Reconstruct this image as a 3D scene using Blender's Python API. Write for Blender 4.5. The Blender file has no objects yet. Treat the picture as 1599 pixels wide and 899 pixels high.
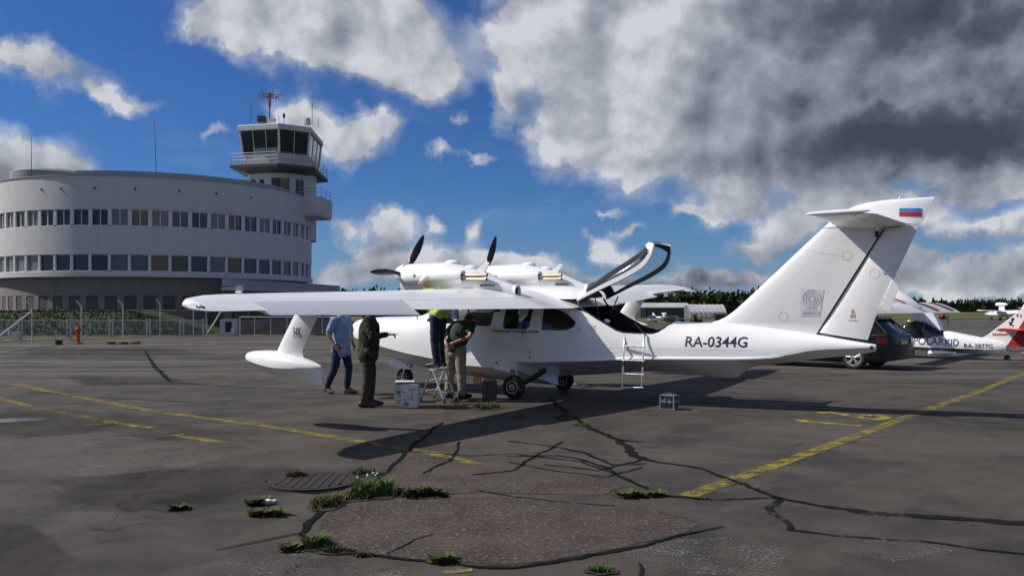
import bpy, bmesh, math, random
from mathutils import Vector, Matrix, Euler
from mathutils.bvhtree import BVHTree
from mathutils import noise as mnoise
random.seed(7)
rad = math.radians
S = bpy.context.scene
COL = S.collection
# ------------------------------------------------------------------ camera, sky, sun, exposure
H, F, YH = 1.63, 1300.0, 482.0            # eye height, focal length in photo pixels, horizon row
cd = bpy.data.cameras.new('camera'); cam = bpy.data.objects.new('camera', cd); COL.objects.link(cam)
cam.location = (0, 0, H); cam.rotation_euler = (rad(90), 0, 0)
cd.sensor_width = 36; cd.sensor_fit = 'HORIZONTAL'; cd.lens = F/1599*36
cd.shift_y = 32.5/1599; cd.clip_start = .1; cd.clip_end = 6000
S.camera = cam
S.view_settings.view_transform = 'Standard'; S.view_settings.look = 'None'
S.view_settings.exposure = 0.0; S.view_settings.gamma = 1
SUN_EL = rad(43)
sd = bpy.data.lights.new('sun', 'SUN'); sun = bpy.data.objects.new('sun', sd); COL.objects.link(sun)
sd.energy = 4.8; sd.angle = rad(.5); sd.color = (1, .95, .87)
SUN_AZ = rad(274)                          # clockwise from the view direction: from the left, a touch ahead
sun.rotation_euler = Vector((-math.cos(SUN_EL)*math.sin(SUN_AZ), -math.cos(SUN_EL)*math.cos(SUN_AZ), -math.sin(SUN_EL))).to_track_quat('-Z', 'Y').to_euler()

class NT:
    """tiny node-tree helper"""
    def __init__(s, t): s.t = t; s.n = t.nodes; s.l = t.links
    def new(s, ty, **k):
        n = s.n.new(ty)
        for a, b in k.items(): setattr(n, a, b)
        return n
    def put(s, n, i, v):
        if hasattr(v, 'is_linked') or isinstance(v, bpy.types.NodeSocket): s.l.new(v, n.inputs[i])
        elif v is not None: n.inputs[i].default_value = v
    def math(s, op, a, b=None, c=None, clamp=False):
        n = s.new('ShaderNodeMath', operation=op, use_clamp=clamp)
        s.put(n, 0, a); s.put(n, 1, b); s.put(n, 2, c); return n.outputs[0]
    def vec(s, op, a, b=None):
        n = s.new('ShaderNodeVectorMath', operation=op); s.put(n, 0, a); s.put(n, 1, b)
        return n.outputs['Value'] if op in ('DOT_PRODUCT', 'LENGTH') else n.outputs[0]
    def noise(s, v, scale, det=4, rough=.55, dist=0, dim='3D'):
        n = s.new('ShaderNodeTexNoise', noise_dimensions=dim); s.put(n, 'Vector', v)
        n.inputs['Scale'].default_value = scale; n.inputs['Detail'].default_value = det
        n.inputs['Roughness'].default_value = rough; n.inputs['Distortion'].default_value = dist
        return n.outputs['Fac'], n.outputs['Color']
    def ramp(s, f, a, b, lo=0., hi=1., smooth=True):
        n = s.new('ShaderNodeMapRange', interpolation_type='SMOOTHSTEP' if smooth else 'LINEAR')
        s.put(n, 0, f); s.put(n, 1, a); s.put(n, 2, b); s.put(n, 3, lo); s.put(n, 4, hi); return n.outputs[0]
    def mix(s, f, a, b, mode='MIX'):
        n = s.new('ShaderNodeMix', data_type='RGBA', blend_type=mode)
        s.put(n, 0, f)
        for i, v in ((6, a), (7, b)):
            if isinstance(v, tuple) and len(v) == 3: v = (*v, 1)
            s.put(n, i, v)
        return n.outputs[2]
    def mapping(s, v, scale=(1, 1, 1), loc=(0, 0, 0), rot=(0, 0, 0)):
        n = s.new('ShaderNodeMapping'); s.put(n, 0, v); n.inputs['Scale'].default_value = scale
        n.inputs['Location'].default_value = loc; n.inputs['Rotation'].default_value = rot; return n.outputs[0]

# world: physical sky with procedural clouds laid out by direction (azimuth, elevation)
W = bpy.data.worlds.new('World'); S.world = W; W.use_nodes = True
def build_world():
    k = NT(W.node_tree); k.n.clear()
    out = k.new('ShaderNodeOutputWorld'); bg = k.new('ShaderNodeBackground')
    sky = k.new('ShaderNodeTexSky', sky_type='NISHITA'); sky.sun_disc = False
    sky.sun_elevation = SUN_EL; sky.sun_rotation = SUN_AZ; sky.altitude = 20
    sky.air_density = 1.0; sky.dust_density = .25; sky.ozone_density = 2.5
    co = k.new('ShaderNodeTexCoord').outputs['Generated']
    sp = k.new('ShaderNodeSeparateXYZ'); k.put(sp, 0, co)
    az = k.math('ARCTAN2', sp.outputs[0], sp.outputs[1]); el = k.math('ARCSINE', sp.outputs[2])
    cb = k.new('ShaderNodeCombineXYZ'); k.put(cb, 0, az); k.put(cb, 1, el); ae = cb.outputs[0]
    # domain warp for ragged cumulus edges
    _, w1 = k.noise(co, 5.0, 3, .55)
    _, w2 = k.noise(co, 22, 4, .6)
    def warp(amt1, amt2):
        a = k.vec('MULTIPLY', k.vec('SUBTRACT', w1, (.5, .5, .5)), (amt1, amt1*.8, 0))
        b = k.vec('MULTIPLY', k.vec('SUBTRACT', w2, (.5, .5, .5)), (amt2, amt2, 0))
        return k.vec('ADD', ae, k.vec('ADD', a, b))
    P = warp(.085, .055)
    def blobs(P, lst):
        acc = None
        for (x, y, rx, ry, s) in lst:
            d = Vector(((x-799.5)/F, 1, (YH-y)/F)).normalized()
            c = (math.atan2(d.x, d.y), math.asin(d.z), 0)
            q = k.vec('MULTIPLY', k.vec('SUBTRACT', P, c), (F/rx, F/ry, 0))
            e = k.math('POWER', 2.718, k.math('MULTIPLY', k.vec('DOT_PRODUCT', q, q), -1.0))
            acc = k.math('MULTIPLY', e, s) if acc is None else k.math('MULTIPLY_ADD', e, s, acc)
        return acc
    clouds = [
        (400, 30, 100, 50, 1.0), (510, 55, 140, 50, 1.15), (620, 85, 90, 55, 1.05), (675, 125, 45, 34, .7), (330, 45, 45, 20, .5),
        (785, 60, 30, 36, .6), (790, 150, 26, 46, .58), (828, 200, 20, 20, .45), (714, 192, 15, 10, .7),
        (40, 100, 90, 22, .8), (135, 145, 50, 15, .68), (205, 158, 45, 12, .5), (330, 201, 32, 10, .6),
        (30, 262, 75, 44, 1.2), (105, 268, 34, 20, .6), (475, 185, 40, 28, 1.1), (545, 225, 65, 28, 1.0), (610, 200, 28, 20, .7),
        (610, 362, 42, 30, 1.1), (520, 355, 24, 18, .8), (688, 362, 15, 13, .85), (755, 362, 22, 20, .85), (560, 390, 36, 14, .7),
        (700, 248, 22, 12, .65), (760, 249, 24, 7, .6), (995, 285, 14, 8, .55), (962, 322, 18, 7, .5),
        (560, 432, 120, 24, 1.1), (730, 418, 105, 24, 1.15), (835, 412, 46, 18, .85), (930, 436, 100, 12, .7), (1080, 436, 120, 16, .9),
        (940, 370, 22, 18, .9), (984, 354, 17, 10, .85), (968, 395, 32, 13, .8),
        (850, 12, 40, 36, .8), (960, 55, 140, 85, 1.3), (930, 205, 80, 52, 1.25), (1040, 185, 110, 72, 1.3), (1080, 60, 150, 95, 1.3),
        (1250, 110, 200, 110, 1.5), (1450, 60, 250, 125, 1.6), (1450, 196, 210, 50, 1.4), (1600, 140, 160, 110, 1.5), (1320, 245, 80, 28, .85),
        (1140, 305, 52, 24, 1.0), (1090, 322, 34, 10, .65), (1245, 348, 60, 34, 1.1), (1185, 384, 58, 16, .95), (1325, 312, 60, 26, .75),
        (1575, 302, 60, 14, .95), (1545, 355, 70, 15, .85), (1490, 402, 100, 15, .85), (1600, 425, 130, 24, 1.1), (1260, 430, 140, 16, .95), (1430, 335, 50, 16, .75), (1470, 440, 160, 16, 1.0)]
    dens = blobs(P, clouds)
    def billow(off):
        v = k.vec('ADD', co, off) if off else co
        a = k.math('SUBTRACT', 1.0, k.math('ABSOLUTE', k.math('MULTIPLY_ADD', k.noise(v, 7, 3, .5)[0], 2.0, -1.0)))
        return k.math('ADD', k.math('MULTIPLY', k.math('SUBTRACT', 1.0, a), .9), k.noise(v, 11, 7, .6)[0])
    b0 = billow(None); bs = billow((-.020, -.004, .022))      # second sample taken towards the sun: billows are lit on that side
    fb = k.math('MULTIPLY_ADD', b0, .62, .08)
    # broken cumulus over the rest of the sky, outside the part the photograph shows
    g1, _ = k.noise(k.mapping(co, (1, 1, 1.8)), 2.6, 5, .55)
    inside = k.math('MULTIPLY', k.ramp(k.math('ABSOLUTE', az), .58, .8, 1, 0), k.ramp(el, .36, .55, 1, 0))
    gen = k.math('MULTIPLY', k.ramp(g1, .47, .62), k.math('SUBTRACT', 1.0, inside))
    dens = k.math('MAXIMUM', dens, k.math('MULTIPLY', gen, 1.1))
    d2 = k.math('ADD', dens, k.math('MULTIPLY', k.math('SUBTRACT', fb, .5), 1.25))
    alpha = k.math('MAXIMUM', k.ramp(d2, .32, .66), k.ramp(d2, .08, .55, 0, .55))
    thin = k.math('MULTIPLY', k.ramp(k.noise(k.mapping(co, (1, 1, 3)), 4, 6, .7)[0], .5, .8), .16)   # faint veil
    alpha = k.math('MAXIMUM', alpha, thin)
    # how deep and how dark the cloud is
    dark = blobs(P, [(1540, 30, 200, 85, .42), (1560, 215, 220, 40, .42), (1360, 225, 150, 42, .36), (1330, 0, 190, 45, .24), (1300, 140, 190, 90, .22), (1480, 130, 160, 90, .16),
        (1140, 130, 110, 55, .12), (1090, 240, 110, 30, .20), (1400, 292, 120, 34, .30), (1480, 415, 170, 30, .14), (1600, 405, 120, 26, .10), (560, 145, 90, 24, .12),
        (620, 440, 200, 20, .22), (840, 440, 170, 16, .24), (1110, 442, 200, 16, .26), (545, 250, 80, 12, .16), (30, 285, 90, 18, .28),
        (1230, 392, 90, 18, .2), (1140, 322, 60, 11, .2), (940, 250, 120, 18, .14), (620, 392, 60, 13, .16), (1545, 372, 90, 15, .2)])
    br = blobs(P, [(1000, 190, 70, 45, .12), (1090, 60, 90, 40, .08), (1400, 118, 150, 18, .22), (1380, 165, 90, 12, .14), (1230, 335, 60, 25, .1), (470, 172, 40, 22, .12), (1540, 345, 60, 10, .2), (620, 350, 40, 20, .1)])
    t2, _ = k.noise(co, 5, 5, .55)
    shade_ = k.math('MULTIPLY', k.math('SUBTRACT', b0, bs), .85)
    lum = k.math('ADD', k.math('SUBTRACT', k.math('ADD', .91, br), dark), shade_)
    lum = k.math('ADD', lum, k.math('MULTIPLY', k.math('SUBTRACT', t2, .5), .2))
    lum = k.math('SUBTRACT', lum, k.math('MULTIPLY', k.ramp(d2, .8, 2.0), .07))
    lum = k.math('MAXIMUM', lum, .1)
    cr = k.new('ShaderNodeValToRGB'); k.put(cr, 0, lum); e = cr.color_ramp.elements
    e[0].position = 0; e[0].color = (.055, .068, .095, 1); e[1].position = 1; e[1].color = (.84, .87, .93, 1)
    for p, c in ((.3, (.12, .145, .19)), (.6, (.33, .37, .44)), (.82, (.56, .60, .68))):
        n = e.new(p); n.color = (*c, 1)
    skyc = k.vec('MULTIPLY', sky.outputs[0], (.031, .058, .104))
    hz = k.ramp(el, .0, .16, .35, 0)
    skyc = k.mix(hz, skyc, (.30, .45, .66))
    fin = k.mix(alpha, skyc, k.vec('MULTIPLY', cr.outputs[0], (1.0, 1.0, 1.0)))
    k.put(bg, 0, k.vec('MULTIPLY', fin, (10, 10, 10))); bg.inputs[1].default_value = .073
    k.l.new(bg.outputs[0], out.inputs[0])
build_world()

# ------------------------------------------------------------------ materials
MATS = {}
def mat(name, col, rough=.6, metal=0., var=0., vscale=8., bump=0., bscale=60., coat=0., spec=.5, fn=None):
    if name in MATS: return MATS[name]
    m = bpy.data.materials.new(name); m.use_nodes = True; k = NT(m.node_tree)
    b = k.n['Principled BSDF']; c = (*col, 1)
    b.inputs['Base Color'].default_value = c; b.inputs['Roughness'].default_value = rough
    b.inputs['Metallic'].default_value = metal; b.inputs['Coat Weight'].default_value = coat
    b.inputs['Specular IOR Level'].default_value = spec
    tc = k.new('ShaderNodeTexCoord').outputs['Object']
    if var:
        f, _ = k.noise(tc, vscale, 5, .6)
        v = k.ramp(f, .3, .7, 1-var, 1+var)
        k.put(b, 'Base Color', k.mix(1.0, c, k.new('ShaderNodeCombineXYZ').outputs[0], 'MULTIPLY'))
        mx = b.inputs['Base Color'].links[0].from_node
        cx = mx.inputs[7].links[0].from_node
        for i in range(3): k.put(cx, i, v)
        k.put(b, 'Roughness', k.ramp(f, .3, .7, max(.02, rough-.08), min(1, rough+.08)))
    if bump:
        f, _ = k.noise(tc, bscale, 4, .6); bn = k.new('ShaderNodeBump'); bn.inputs[0].default_value = bump; bn.inputs[1].default_value = .02
        k.put(bn, 'Height', f); k.l.new(bn.outputs[0], b.inputs['Normal'])
    if fn: fn(k, b, tc)
    MATS[name] = m; return m
def camo_fn(k, b, tc):
    f, _ = k.noise(tc, 11, 2, .5, 1.0); g, _ = k.noise(tc, 17, 2, .5, .8)
    c = k.mix(k.ramp(f, .50, .53), (.030, .036, .020), (.075, .075, .042))
    c = k.mix(k.ramp(g, .56, .58), c, (.016, .015, .011)); k.put(b, 'Base Color', c)
def white_fn(k, b, tc):
    f, _ = k.noise(k.mapping(tc, (1.5, 3, 3)), 2.2, 5, .65)
    c = k.mix(k.ramp(f, .5, .8, 0, .4), (.83, .83, .84), (.70, .69, .66)); k.put(b, 'Base Color', c)
    k.put(b, 'Roughness', k.ramp(f, .3, .7, .24, .36))
WHITE = mat('aircraft white gelcoat', (.83, .83, .84), .28, coat=.25, fn=white_fn)
def grime_fn(k, b, tc):
    f, _ = k.noise(k.mapping(tc, (1, 5, 5)), 3, 5, .7)
    sp = k.new('ShaderNodeSeparateXYZ'); k.put(sp, 0, tc)
    # exhaust soot streak behind each engine: brown film, strongest near |y| = 1.3..1.6
    ay = k.math('ABSOLUTE', k.math('SUBTRACT', k.math('ABSOLUTE', sp.outputs[1]), 1.38))
    st = k.math('MULTIPLY', k.ramp(ay, .06, .36, 1, 0), k.ramp(sp.outputs[0], -.45, .35, 0, 1))
    st = k.math('MULTIPLY', st, k.ramp(f, .25, .75, .15, .75))
    c = k.mix(st, (.83, .83, .84), (.42, .36, .28)); k.put(b, 'Base Color', c)
WING = mat('wing white gelcoat', (.83, .83, .84), .3, coat=.2, fn=grime_fn)
BLACK = mat('black rubber', (.012, .012, .013), .75, bump=.2)
DARK = mat('black interior trim', (.018, .019, .022), .55)
NAVY = mat('dark navy trim', (.02, .03, .06), .5)
GLASSDK = mat('dark tinted glass', (.008, .009, .011), .06, spec=.6)
LETTER = mat('dark navy lettering', (.012, .014, .03), .5)
ALU = mat('brushed aluminium', (.62, .63, .65), .32, .9, var=.1, vscale=20)
STEEL = mat('heat tinted exhaust steel', (.46, .38, .27), .42, .85, var=.04, vscale=3)
CARBON = mat('black carbon propeller', (.012, .012, .014), .38, var=.1)
GREYLOGO = mat('grey print', (.50, .50, .53), .5)
DECAL = mat('pale decal film', (.70, .71, .74), .35)
OCHRE = mat('ochre print', (.55, .36, .12), .5)
FBLUE = mat('flag blue', (.05, .22, .58), .4); FRED = mat('flag red', (.48, .02, .03), .4); FWHITE = mat('flag white', (.82, .82, .82), .4)
SKIN = mat('skin', (.46, .25, .17), .5, var=.12, vscale=14)
def tinted(name, col, a):
    m = bpy.data.materials.new(name); m.use_nodes = True; k = NT(m.node_tree); b = k.n['Principled BSDF']
    b.inputs['Base Color'].default_value = (*col, 1); b.inputs['Roughness'].default_value = .04
    tr = k.new('ShaderNodeBsdfTransparent'); tr.inputs[0].default_value = (.9, .92, .95, 1); mx = k.new('ShaderNodeMixShader'); mx.inputs[0].default_value = a
    k.l.new(tr.outputs[0], mx.inputs[1]); k.l.new(b.outputs[0], mx.inputs[2]); k.l.new(mx.outputs[0], k.n['Material Output'].inputs[0]); return m
CLEAR = tinted('clear canopy glazing', (.05, .06, .07), .12)
SMOKE = tinted('smoked canopy glazing', (.03, .035, .045), .8)

# ------------------------------------------------------------------ mesh helpers
class MB:
    def __init__(s): s.v = []; s.f = []; s.m = []
    def add(s, vs, fs, mi=0):
        o = len(s.v); s.v += [tuple(v) for v in vs]; s.f += [tuple(i+o for i in f) for f in fs]; s.m += [mi]*len(fs); return s
    def box(s, c, d, mi=0, rz=0, M=None):
        x, y, z = d[0]/2, d[1]/2, d[2]/2
        vs = [Vector((a, b, e)) for a in (-x, x) for b in (-y, y) for e in (-z, z)]
        R = M if M else Matrix.Rotation(rz, 3, 'Z')
        vs = [R @ v + Vector(c) for v in vs]
        return s.add(vs, [(0, 1, 3, 2), (4, 6, 7, 5), (0, 4, 5, 1), (2, 3, 7, 6), (0, 2, 6, 4), (1, 5, 7, 3)], mi)
    def loft(s, rings, mi=0, caps=True, close=True):
        n = len(rings[0]); vs = [p for r in rings for p in r]; fs = []
        for i in range(len(rings)-1):
            for j in range(n if close else n-1):
                a = i*n+j; b = i*n+(j+1) % n; fs.append((a, b, b+n, a+n))
        if caps: fs += [tuple(range(n))[::-1], tuple((len(rings)-1)*n+j for j in range(n))]
        return s.add(vs, fs, mi)
    def tube(s, pts, r, n=8, mi=0):
        pts = [Vector(p) for p in pts]; rs = r if isinstance(r, (list, tuple)) else [r]*len(pts); rings = []
        up = None
        for i, p in enumerate(pts):
            d = (pts[min(i+1, len(pts)-1)]-pts[max(i-1, 0)]).normalized()
            if up is None: up = d.orthogonal().normalized()
            up = (up - d*up.dot(d)).normalized(); w = d.cross(up)
            rings.append([p + (up*math.cos(t)+w*math.sin(t))*rs[i] for t in [2*math.pi*j/n for j in range(n)]])
        return s.loft(rings, mi)
    def lathe(s, prof, axis='Z', n=24, c=(0, 0, 0), mi=0, caps=True):
        rings = []
        for (r, h) in prof:
            ring = []
            for j in range(n):
                t = 2*math.pi*j/n; a, b = r*math.cos(t), r*math.sin(t)
                p = {'Z': (a, b, h), 'X': (h, a, b), 'Y': (b, h, a)}[axis]; ring.append(Vector(p)+Vector(c))
            rings.append(ring)
        return s.loft(rings, mi, caps)
    def ell(s, c, r, n=12, m=8, mi=0, R=None):
        rings = []
        for i in range(m+1):
            ph = math.pi*(i+.02)/(m+.04)-math.pi/2
            ring = []
            for j in range(n):
                t = 2*math.pi*j/n; v = Vector((r[0]*math.cos(ph)*math.cos(t), r[1]*math.cos(ph)*math.sin(t), r[2]*math.sin(ph)))
                ring.append((R @ v if R else v)+Vector(c))
            rings.append(ring)
        return s.loft(rings, mi)
    def cap(s, a, b, ra, rb, n=10, mi=0):
        a, b = Vector(a), Vector(b); d = (b-a); L = d.length
        if L < 1e-6: d = Vector((0, 0, 1))
        d = d.normalized(); up = d.orthogonal().normalized(); w = d.cross(up); rings = []
        st = [(-ra*.97, ra*.25), (-ra*.75, ra*.66), (-ra*.4, ra*.92), (0, ra), (L*.5, (ra+rb)/2), (L, rb), (L+rb*.4, rb*.92), (L+rb*.75, rb*.66), (L+rb*.97, rb*.25)]
        for h, r in st: rings.append([a+d*h+(up*math.cos(t)+w*math.sin(t))*r for t in [2*math.pi*j/n for j in range(n)]])
        return s.loft(rings, mi)
    def poly(s, pts, mi=0): return s.add(pts, [tuple(range(len(pts)))], mi)
    def prism(s, pts, off, mi=0):
        pts = [Vector(p) for p in pts]; off = Vector(off); n = len(pts)
        return s.add(pts+[p+off for p in pts], [tuple(range(n))[::-1], tuple(range(n, 2*n))]+[(j, (j+1) % n, (j+1) % n+n, j+n) for j in range(n)], mi)
    def mesh(s, name, mats):
        me = bpy.data.meshes.new(name); me.from_pydata(s.v, [], s.f)
        for m in (mats if isinstance(mats, (list, tuple)) else [mats]): me.materials.append(m)
        me.polygons.foreach_set('material_index', s.m); me.update()
        bm = bmesh.new(); bm.from_mesh(me); bmesh.ops.recalc_face_normals(bm, faces=bm.faces); bm.to_mesh(me); bm.free()
        return me
    def build(s, name, mats, parent=None, smooth=None, loc=None, rot=None):
        me = s.mesh(name, mats)
        if smooth: shade(me, smooth)
        return link(name, me, parent, loc, rot)
def shade(me, ang=35):
    me.polygons.foreach_set('use_smooth', [True]*len(me.polygons))
    if ang < 180: me.set_sharp_from_angle(angle=rad(ang))
def link(name, me, parent=None, loc=None, rot=None):
    o = bpy.data.objects.new(name, me); COL.objects.link(o)
    if parent: o.parent = parent
    if loc is not None: o.location = loc
    if rot is not None: o.rotation_euler = rot
    return o
def tag(o, label=None, cat=None, group=None, kind=None):
    for k, v in (('label', label), ('category', cat), ('group', group), ('kind', kind)):
        if v: o[k] = v
    return o
def thing(name, label, cat, loc=(0, 0, 0), rot=(0, 0, 0), group=None):
    o = bpy.data.objects.new(name, None); COL.objects.link(o); o.location = loc; o.rotation_euler = rot; o.empty_display_size = .2
    return tag(o, label, cat, group)
def dup(o, loc, rot=None, label=None):
    def cp(a, par):
        c = a.copy(); COL.objects.link(c)
        if par: c.parent = par
        for ch in list(a.children): cp(ch, c)
        return c
    c = cp(o, None); c.location = loc
    if rot is not None: c.rotation_euler = rot
    if label: c['label'] = label
    return c
def apply_mods(o):
    dg = bpy.context.evaluated_depsgraph_get(); dg.update()
    me = bpy.data.meshes.new_from_object(o.evaluated_get(dg)); o.modifiers.clear(); old = o.data; o.data = me; bpy.data.meshes.remove(old); return o
def boolean(o, cutter):
    m = o.modifiers.new('b', 'BOOLEAN'); m.operation = 'DIFFERENCE'; m.solver = 'EXACT'; m.object = cutter
    apply_mods(o); me = cutter.data; bpy.data.objects.remove(cutter); bpy.data.meshes.remove(me)
def voxel(o, size, smooth_it=4):
    m = o.modifiers.new('r', 'REMESH'); m.mode = 'VOXEL'; m.voxel_size = size
    if smooth_it: q = o.modifiers.new('s', 'SMOOTH'); q.factor = .5; q.iterations = smooth_it
    apply_mods(o); shade(o.data, 180); return o
def g(px, py, z=0.):
    """point of the level apron seen at a photo pixel"""
    d = (H-z)*F/(py-YH); return Vector(((px-799.5)/F*d, d, z))
def at(px, py, d): return Vector(((px-799.5)/F*d, d, H+(YH-py)/F*d))
def text_geo(body, size=1., xs=1., bold=0.):
    cu = bpy.data.curves.new('t', 'FONT'); cu.body = body; cu.size = size; cu.resolution_u = 3; cu.offset = bold
    o = bpy.data.objects.new('t', cu); COL.objects.link(o); dg = bpy.context.evaluated_depsgraph_get(); dg.update()
    me = bpy.data.meshes.new_from_object(o.evaluated_get(dg))
    bm = bmesh.new(); bm.from_mesh(me); bmesh.ops.remove_doubles(bm, verts=bm.verts, dist=1e-5)
    v = [(p.co.x*xs, p.co.y) for p in bm.verts]; bm.verts.index_update(); f = [tuple(q.index for q in p.verts) for p in bm.faces]; bm.free()
    bpy.data.objects.remove(o); bpy.data.curves.remove(cu); bpy.data.meshes.remove(me)
    return v, f
def text_fit(body, w, h, bold=0.):
    v, f = text_geo(body, bold=bold); x0 = min(p[0] for p in v); x1 = max(p[0] for p in v); y0 = min(p[1] for p in v); y1 = max(p[1] for p in v)
    return [((p[0]-x0)/(x1-x0)*w, (p[1]-y0)/(y1-y0)*h) for p in v], f

# ------------------------------------------------------------------ ground
def ground_z(x, y):
    r = x/max(y, 1.); w = min(1, max(0, (.42-r)/.15)); w = w*w*(3-2*w)
    return -min(1.35, .011*max(0, y-60))*w
def asphalt_fn(k, b, tc):
    n1, _ = k.noise(tc, .30, 7, .66, .6); n2, _ = k.noise(tc, 1.3, 6, .65, .4); n3, _ = k.noise(tc, 55, 3, .7); n4, _ = k.noise(tc, 160, 2, .6)
    lane, _ = k.noise(k.mapping(tc, (.06, .75, 1), rot=(0, 0, -.1)), 1.0, 4, .6)
    c = k.mix(k.ramp(n1, .36, .64), (.033, .0285, .0245), (.072, .0595, .0495))
    c = k.mix(k.ramp(n2, .42, .72, 0, .75), c, (.085, .073, .062))
    c = k.mix(k.ramp(n2, .32, .46, .7, 0), c, (.024, .0225, .021))
    sp = k.new('ShaderNodeSeparateXYZ'); k.put(sp, 0, tc)
    far = k.ramp(sp.outputs[1], 14, 26)
    c = k.mix(k.math('MULTIPLY', far, k.ramp(lane, .46, .62, 0, .8)), c, (.135, .122, .11))
    c = k.mix(k.math('MULTIPLY', far, k.ramp(lane, .42, .34, 0, .55)), c, (.036, .034, .033))
    # worn spots where the pale aggregate shows
    ag = k.math('MULTIPLY', k.ramp(n3, .62, .74), k.ramp(k.noise(tc, .8, 4, .6)[0], .52, .68))
    c = k.mix(k.math('MULTIPLY', ag, .85), c, (.24, .225, .21))
    c = k.mix(k.ramp(n4, .57, .70, 0, .7), c, (.17, .156, .142))
    c = k.mix(k.ramp(n4, .40, .25, 0, .5), c, (.016, .015, .015))
    cr = k.new('ShaderNodeTexVoronoi', feature='DISTANCE_TO_EDGE'); k.put(cr, 'Vector', k.vec('ADD', tc, k.vec('MULTIPLY', k.noise(tc, .9, 4, .6)[1], (1.6, 1.6, 0)))); cr.inputs['Scale'].default_value = .22
    ck = k.math('MULTIPLY', k.ramp(cr.outputs['Distance'], .004, .0), k.ramp(k.noise(tc, .35)[0], .48, .6))
    c = k.mix(k.math('MULTIPLY', ck, .8), c, (.010, .010, .010))
    k.put(b, 'Base Color', c); k.put(b, 'Roughness', k.ramp(n2, .3, .7, .92, .80))
    h = k.math('ADD', k.math('MULTIPLY', n3, .6), k.math('MULTIPLY', n4, .4))
    bn = k.new('ShaderNodeBump'); bn.inputs[0].default_value = .55; bn.inputs[1].default_value = .008; k.put(bn, 'Height', h); k.l.new(bn.outputs[0], b.inputs['Normal'])
ASPHALT = mat('weathered asphalt', (.05, .047, .044), .88, spec=.25, fn=asphalt_fn)
def red_fn(k, b, tc):
    n2, _ = k.noise(tc, 1.6, 6, .65); n3, _ = k.noise(tc, 24, 3, .75); n4, _ = k.noise(tc, 75, 2, .6)
    c = k.mix(k.ramp(n2, .35, .7), (.050, .039, .035), (.084, .064, .056))
    c = k.mix(k.ramp(n3, .54, .66, 0, .75), c, (.17, .142, .128))
    c = k.mix(k.ramp(n3, .42, .30, 0, .8), c, (.018, .015, .015))
    c = k.mix(k.ramp(n4, .64, .74, 0, .6), c, (.24, .22, .205)); k.put(b, 'Base Color', c)
    h = k.math('ADD', n3, k.math('MULTIPLY', n4, .4)); bn = k.new('ShaderNodeBump'); bn.inputs[0].default_value = .9; bn.inputs[1].default_value = .015
    k.put(bn, 'Height', h); k.l.new(bn.outputs[0], b.inputs['Normal'])
REDPATCH = mat('coarse reddish asphalt patch', (.07, .058, .054), .92, spec=.2, fn=red_fn)
def grass_fn(k, b, tc):
    n, _ = k.noise(tc, .12, 4, .6); m, _ = k.noise(k.mapping(tc, (.3, 1.2, 1)), .5, 4, .6)
    c = k.mix(k.ramp(n, .35, .65), (.055, .075, .022), (.13, .12, .045)); c = k.mix(k.ramp(m, .45, .7, 0, .6), c, (.16, .15, .07)); k.put(b, 'Base Color', c)
GRASSF = mat('dry meadow grass', (.1, .11, .04), .95, spec=.1, fn=grass_fn)
def grid_sheet(name, xs, ys, m, dz=0., inside=None):
    mb = MB(); vs = [(x, y, ground_z(x, y)+dz) for y in ys for x in xs]; n = len(xs); fs = []
    for j in range(len(ys)-1):
        for i in range(n-1):
            if inside is None or inside((xs[i]+xs[i+1])/2, (ys[j]+ys[j+1])/2): fs.append((j*n+i, j*n+i+1, (j+1)*n+i+1, (j+1)*n+i))
    mb.add(vs, fs); return tag(mb.build(name, m), kind='structure')
XS = [-3000, -1200, -500, -250] + [-160+10*i for i in range(57)] + [600, 1200, 3000]
YS = [-600, -100, -20, 20, 60] + [70+10*i for i in range(40)] + [600, 1500, 4000]
grid_sheet('apron_ground', XS, YS, ASPHALT)
grid_sheet('grass_field', XS, [y for y in YS if y >= 120], GRASSF, .05, lambda x, y: y > (128 if x/max(y, 1) > .36 else 140) and not (x/y < -.1 and y < 150))

def ribbon(name, pts, w, m, z=.006, jit=.12, sub=.25, kind='structure', ends=1.):
    """painted or poured strip following ground points, with uneven edges"""
    P = [Vector((p[0], p[1], 0)) for p in pts]; ws = w if isinstance(w, (list, tuple)) else [w]*len(P)
    Q = []
    for i in range(len(P)-1):
        n = max(1, int((P[i+1]-P[i]).length/sub))
        for j in range(n): Q.append((P[i].lerp(P[i+1], j/n), ws[i]+(ws[i+1]-ws[i])*j/n))
    Q.append((P[-1], ws[-1])); rows = []
    if jit > .3: Q = [(p+Vector((mnoise.noise(p*2.3), mnoise.noise(p*2.3+Vector((9, 0, 0))), 0))*.05+Vector((mnoise.noise(p*9), mnoise.noise(p*9+Vector((5, 0, 0))), 0))*.018, ww*(.75+.6*abs(mnoise.noise(p*3.1+Vector((0, 0, 4)))))) for p, ww in Q]
    for i, (p, ww) in enumerate(Q):
        d = (Q[min(i+1, len(Q)-1)][0]-Q[max(i-1, 0)][0]).normalized(); nn = Vector((-d.y, d.x, 0))
        a = ww/2*(1+random.uniform(-jit, jit)); b = ww/2*(1+random.uniform(-jit, jit))
        rows.append((p+nn*a, p-nn*b))
    mb = MB(); vs = []; ed = []
    for a, b in rows:
        for t, e in ((0, 0.), (.3, .8), (.7, .8), (1, 0.)): p = a.lerp(b, t); vs.append((p.x, p.y, z)); ed.append(e)
    mb.add(vs, [(4*i+j, 4*i+j+1, 4*i+j+5, 4*i+j+4) for i in range(len(rows)-1) for j in range(3)])
    o = mb.build(name, m); at_ = o.data.attributes.new('edge', 'FLOAT', 'POINT'); at_.data.foreach_set('value', ed)
    return tag(o, kind=kind)
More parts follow.
